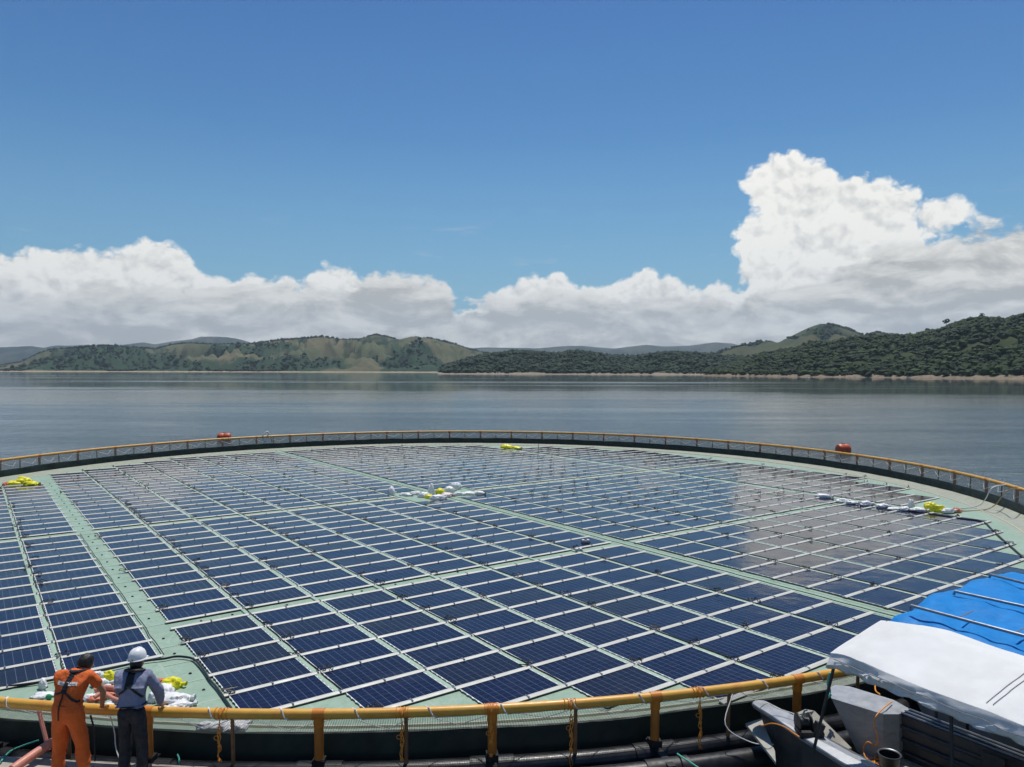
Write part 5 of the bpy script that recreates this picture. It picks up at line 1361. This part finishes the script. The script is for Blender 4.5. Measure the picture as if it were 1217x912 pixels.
def edge(l): return E0[0]+(E1[0]-E0[0])*(l-E0[1])/(E1[1]-E0[1])+.04*math.sin(l*3.1)
LW = E1[1]-E0[1]
mb = MB(); NA, NL = 90, 60
for i in range(NA+1):
    for j in range(NL+1):
        l = E0[1]+LW*j/NL; a = edge(l)+(6.5-edge(l))*(i/NA)
        mb.v.append(tuple(b2.P(a, l, blue_top(a, l-E0[1]+0))))
for i in range(NA):
    for j in range(NL):
        k = i*(NL+1)+j; mb.face((k, k+NL+1, k+NL+2, k+1))
rim = [(i, 0) for i in range(NA, -1, -1)]+[(0, j) for j in range(1, NL+1)]+[(i, NL) for i in range(1, NA+1)]
base = len(mb.v); rows = 5
for (i, j) in rim:
    l = E0[1]+LW*j/NL; a = edge(l)+(6.5-edge(l))*(i/NA); v0 = Vector(mb.v[i*(NL+1)+j]); s = a+l
    for q in range(1, rows+1):
        t = q/rows; out = .05*t+.06*t*noise.fractal(Vector((s*4, t, 2)), .8, 2, 3)
        da, dl = (-1, 0) if i == 0 else (0, -1 if j == 0 else 1)
        vv = v0+(b2.P(da*out, dl*out, 0)-b2.P(0, 0, 0)); vv.z = v0.z-.20*t*(1+.25*noise.noise(Vector((s*2, 5, 0)))); mb.v.append(tuple(vv))
for c in range(len(rim)-1):
    p0 = rim[c][0]*(NL+1)+rim[c][1]; p1 = rim[c+1][0]*(NL+1)+rim[c+1][1]
    for q in range(rows):
        x0 = p0 if q == 0 else base+c*rows+q-1; x1 = p1 if q == 0 else base+(c+1)*rows+q-1
        mb.face((x0, base+c*rows+q, base+(c+1)*rows+q, x1))
tp2 = mb.build('tarpaulin', M['tarp'], c2); so_ = tp2.modifiers.new('thick', 'SOLIDIFY'); so_.thickness = .004
for (x0, y0, x1, y1) in [(1083, 720, 1240, 762), (1135, 703, 1240, 726), (1177, 683, 1240, 699)]:
    q0, q1 = G(x0, y0, 2.12), G(x1, y1, 2.16); dq = (q1-q0)
    pts = [q0-dq.normalized()*.02+Vector((0, 0, -.06)), q0, q0+dq*.5, q0+dq*2.2]
    mb = MB(); mb.tube(pts, .024, 8); mb.build('tube', M['steel'], c2)
for l_ in (E0[1]+.15, E0[1]+LW-.15):
    for a_ in (1.2+max(0, edge(l_)), 3.8, 6.2):
        mb = MB(); mb.tube([b2.P(a_, min(l_, 3.1), .5), b2.P(a_, l_, 1.92)], .022, 8); mb.build('pole', M['dark_tube'], c2)
for (x0, y0, x1, y1) in [(1142, 733, 1157, 726), (1206, 752, 1219, 746)]:
    mb = MB(); mb.tube([G(x0, y0, 2.12), G(x1, y1, 2.12)], .016, 6, flat=.3); mb.build('tape_patch', M['steel'], tp2)

# tiny boats along the right shore
def small_boat(px, py, L, lab, hull_m):
    q = G(px, py, WZ); r_ = empty('rowing_boat', q, YAW+.2); tag(r_, lab, 'boat', 'small boats off the right shore')
    mb = MB(); st = [(-L/2, .30, .35), (-L/4, .55, .25), (0, .6, .22), (L/4, .5, .28), (L/2, .05, .55)]
    for x_, w_, z_ in st:
        for y_, zz in ((-w_, z_+.25), (w_, z_+.25), (w_*.5, -.1), (-w_*.5, -.1)): mb.v.append((x_, y_, zz))
    for i in range(4):
        for k in range(4): mb.face((i*4+k, (i+1)*4+k, (i+1)*4+(k+1) % 4, i*4+(k+1) % 4))
    mb.face((0, 1, 2, 3)); mb.face((19, 18, 17, 16)); mb.build('hull', hull_m, r_)
    mb = MB(); mb.box((-.3, 0, 1.0), (1.6, 1.1, .06)); mb.tube([(-1, -.5, .4), (-1, -.5, 1)], .04, 5); mb.tube([(.4, .5, .4), (.4, .5, 1)], .04, 5); mb.build('sunshade', M['canvas'], r_)
small_boat(959, 450.0, 5.0, 'small white boat on the water left of the wooded right shore', M['canvas'])
small_boat(1081, 449.6, 5.5, 'small white boat close in under the right shore', M['canvas'])
print('boats done')

# ------------------------------------------------------------------ camera and render
cd = bpy.data.cameras.new('camera'); cam = bpy.data.objects.new('camera', cd); COL.objects.link(cam)
cd.sensor_width = 36; cd.lens = 36*F/1217; cd.clip_start = .2; cd.clip_end = 30000
cam.matrix_world = Matrix.Translation((CX, CY, CH)) @ Matrix.Rotation(YAW, 4, 'Z') @ Matrix.Rotation(PI/2-PITCH, 4, 'X') @ Matrix.Rotation(-ROLL, 4, 'Z')
scene.camera = cam
scene.view_settings.view_transform = 'Standard'; scene.view_settings.look = 'None'; scene.view_settings.gamma = 1; scene.view_settings.exposure = 0
cy = scene.cycles; cy.use_denoising = True; cy.max_bounces = 6; cy.diffuse_bounces = 3; cy.glossy_bounces = 3; cy.transmission_bounces = 3; cy.transparent_max_bounces = 8; cy.volume_bounces = 0
cy.sample_clamp_indirect = 6; cy.use_adaptive_sampling = True; cy.adaptive_threshold = .02
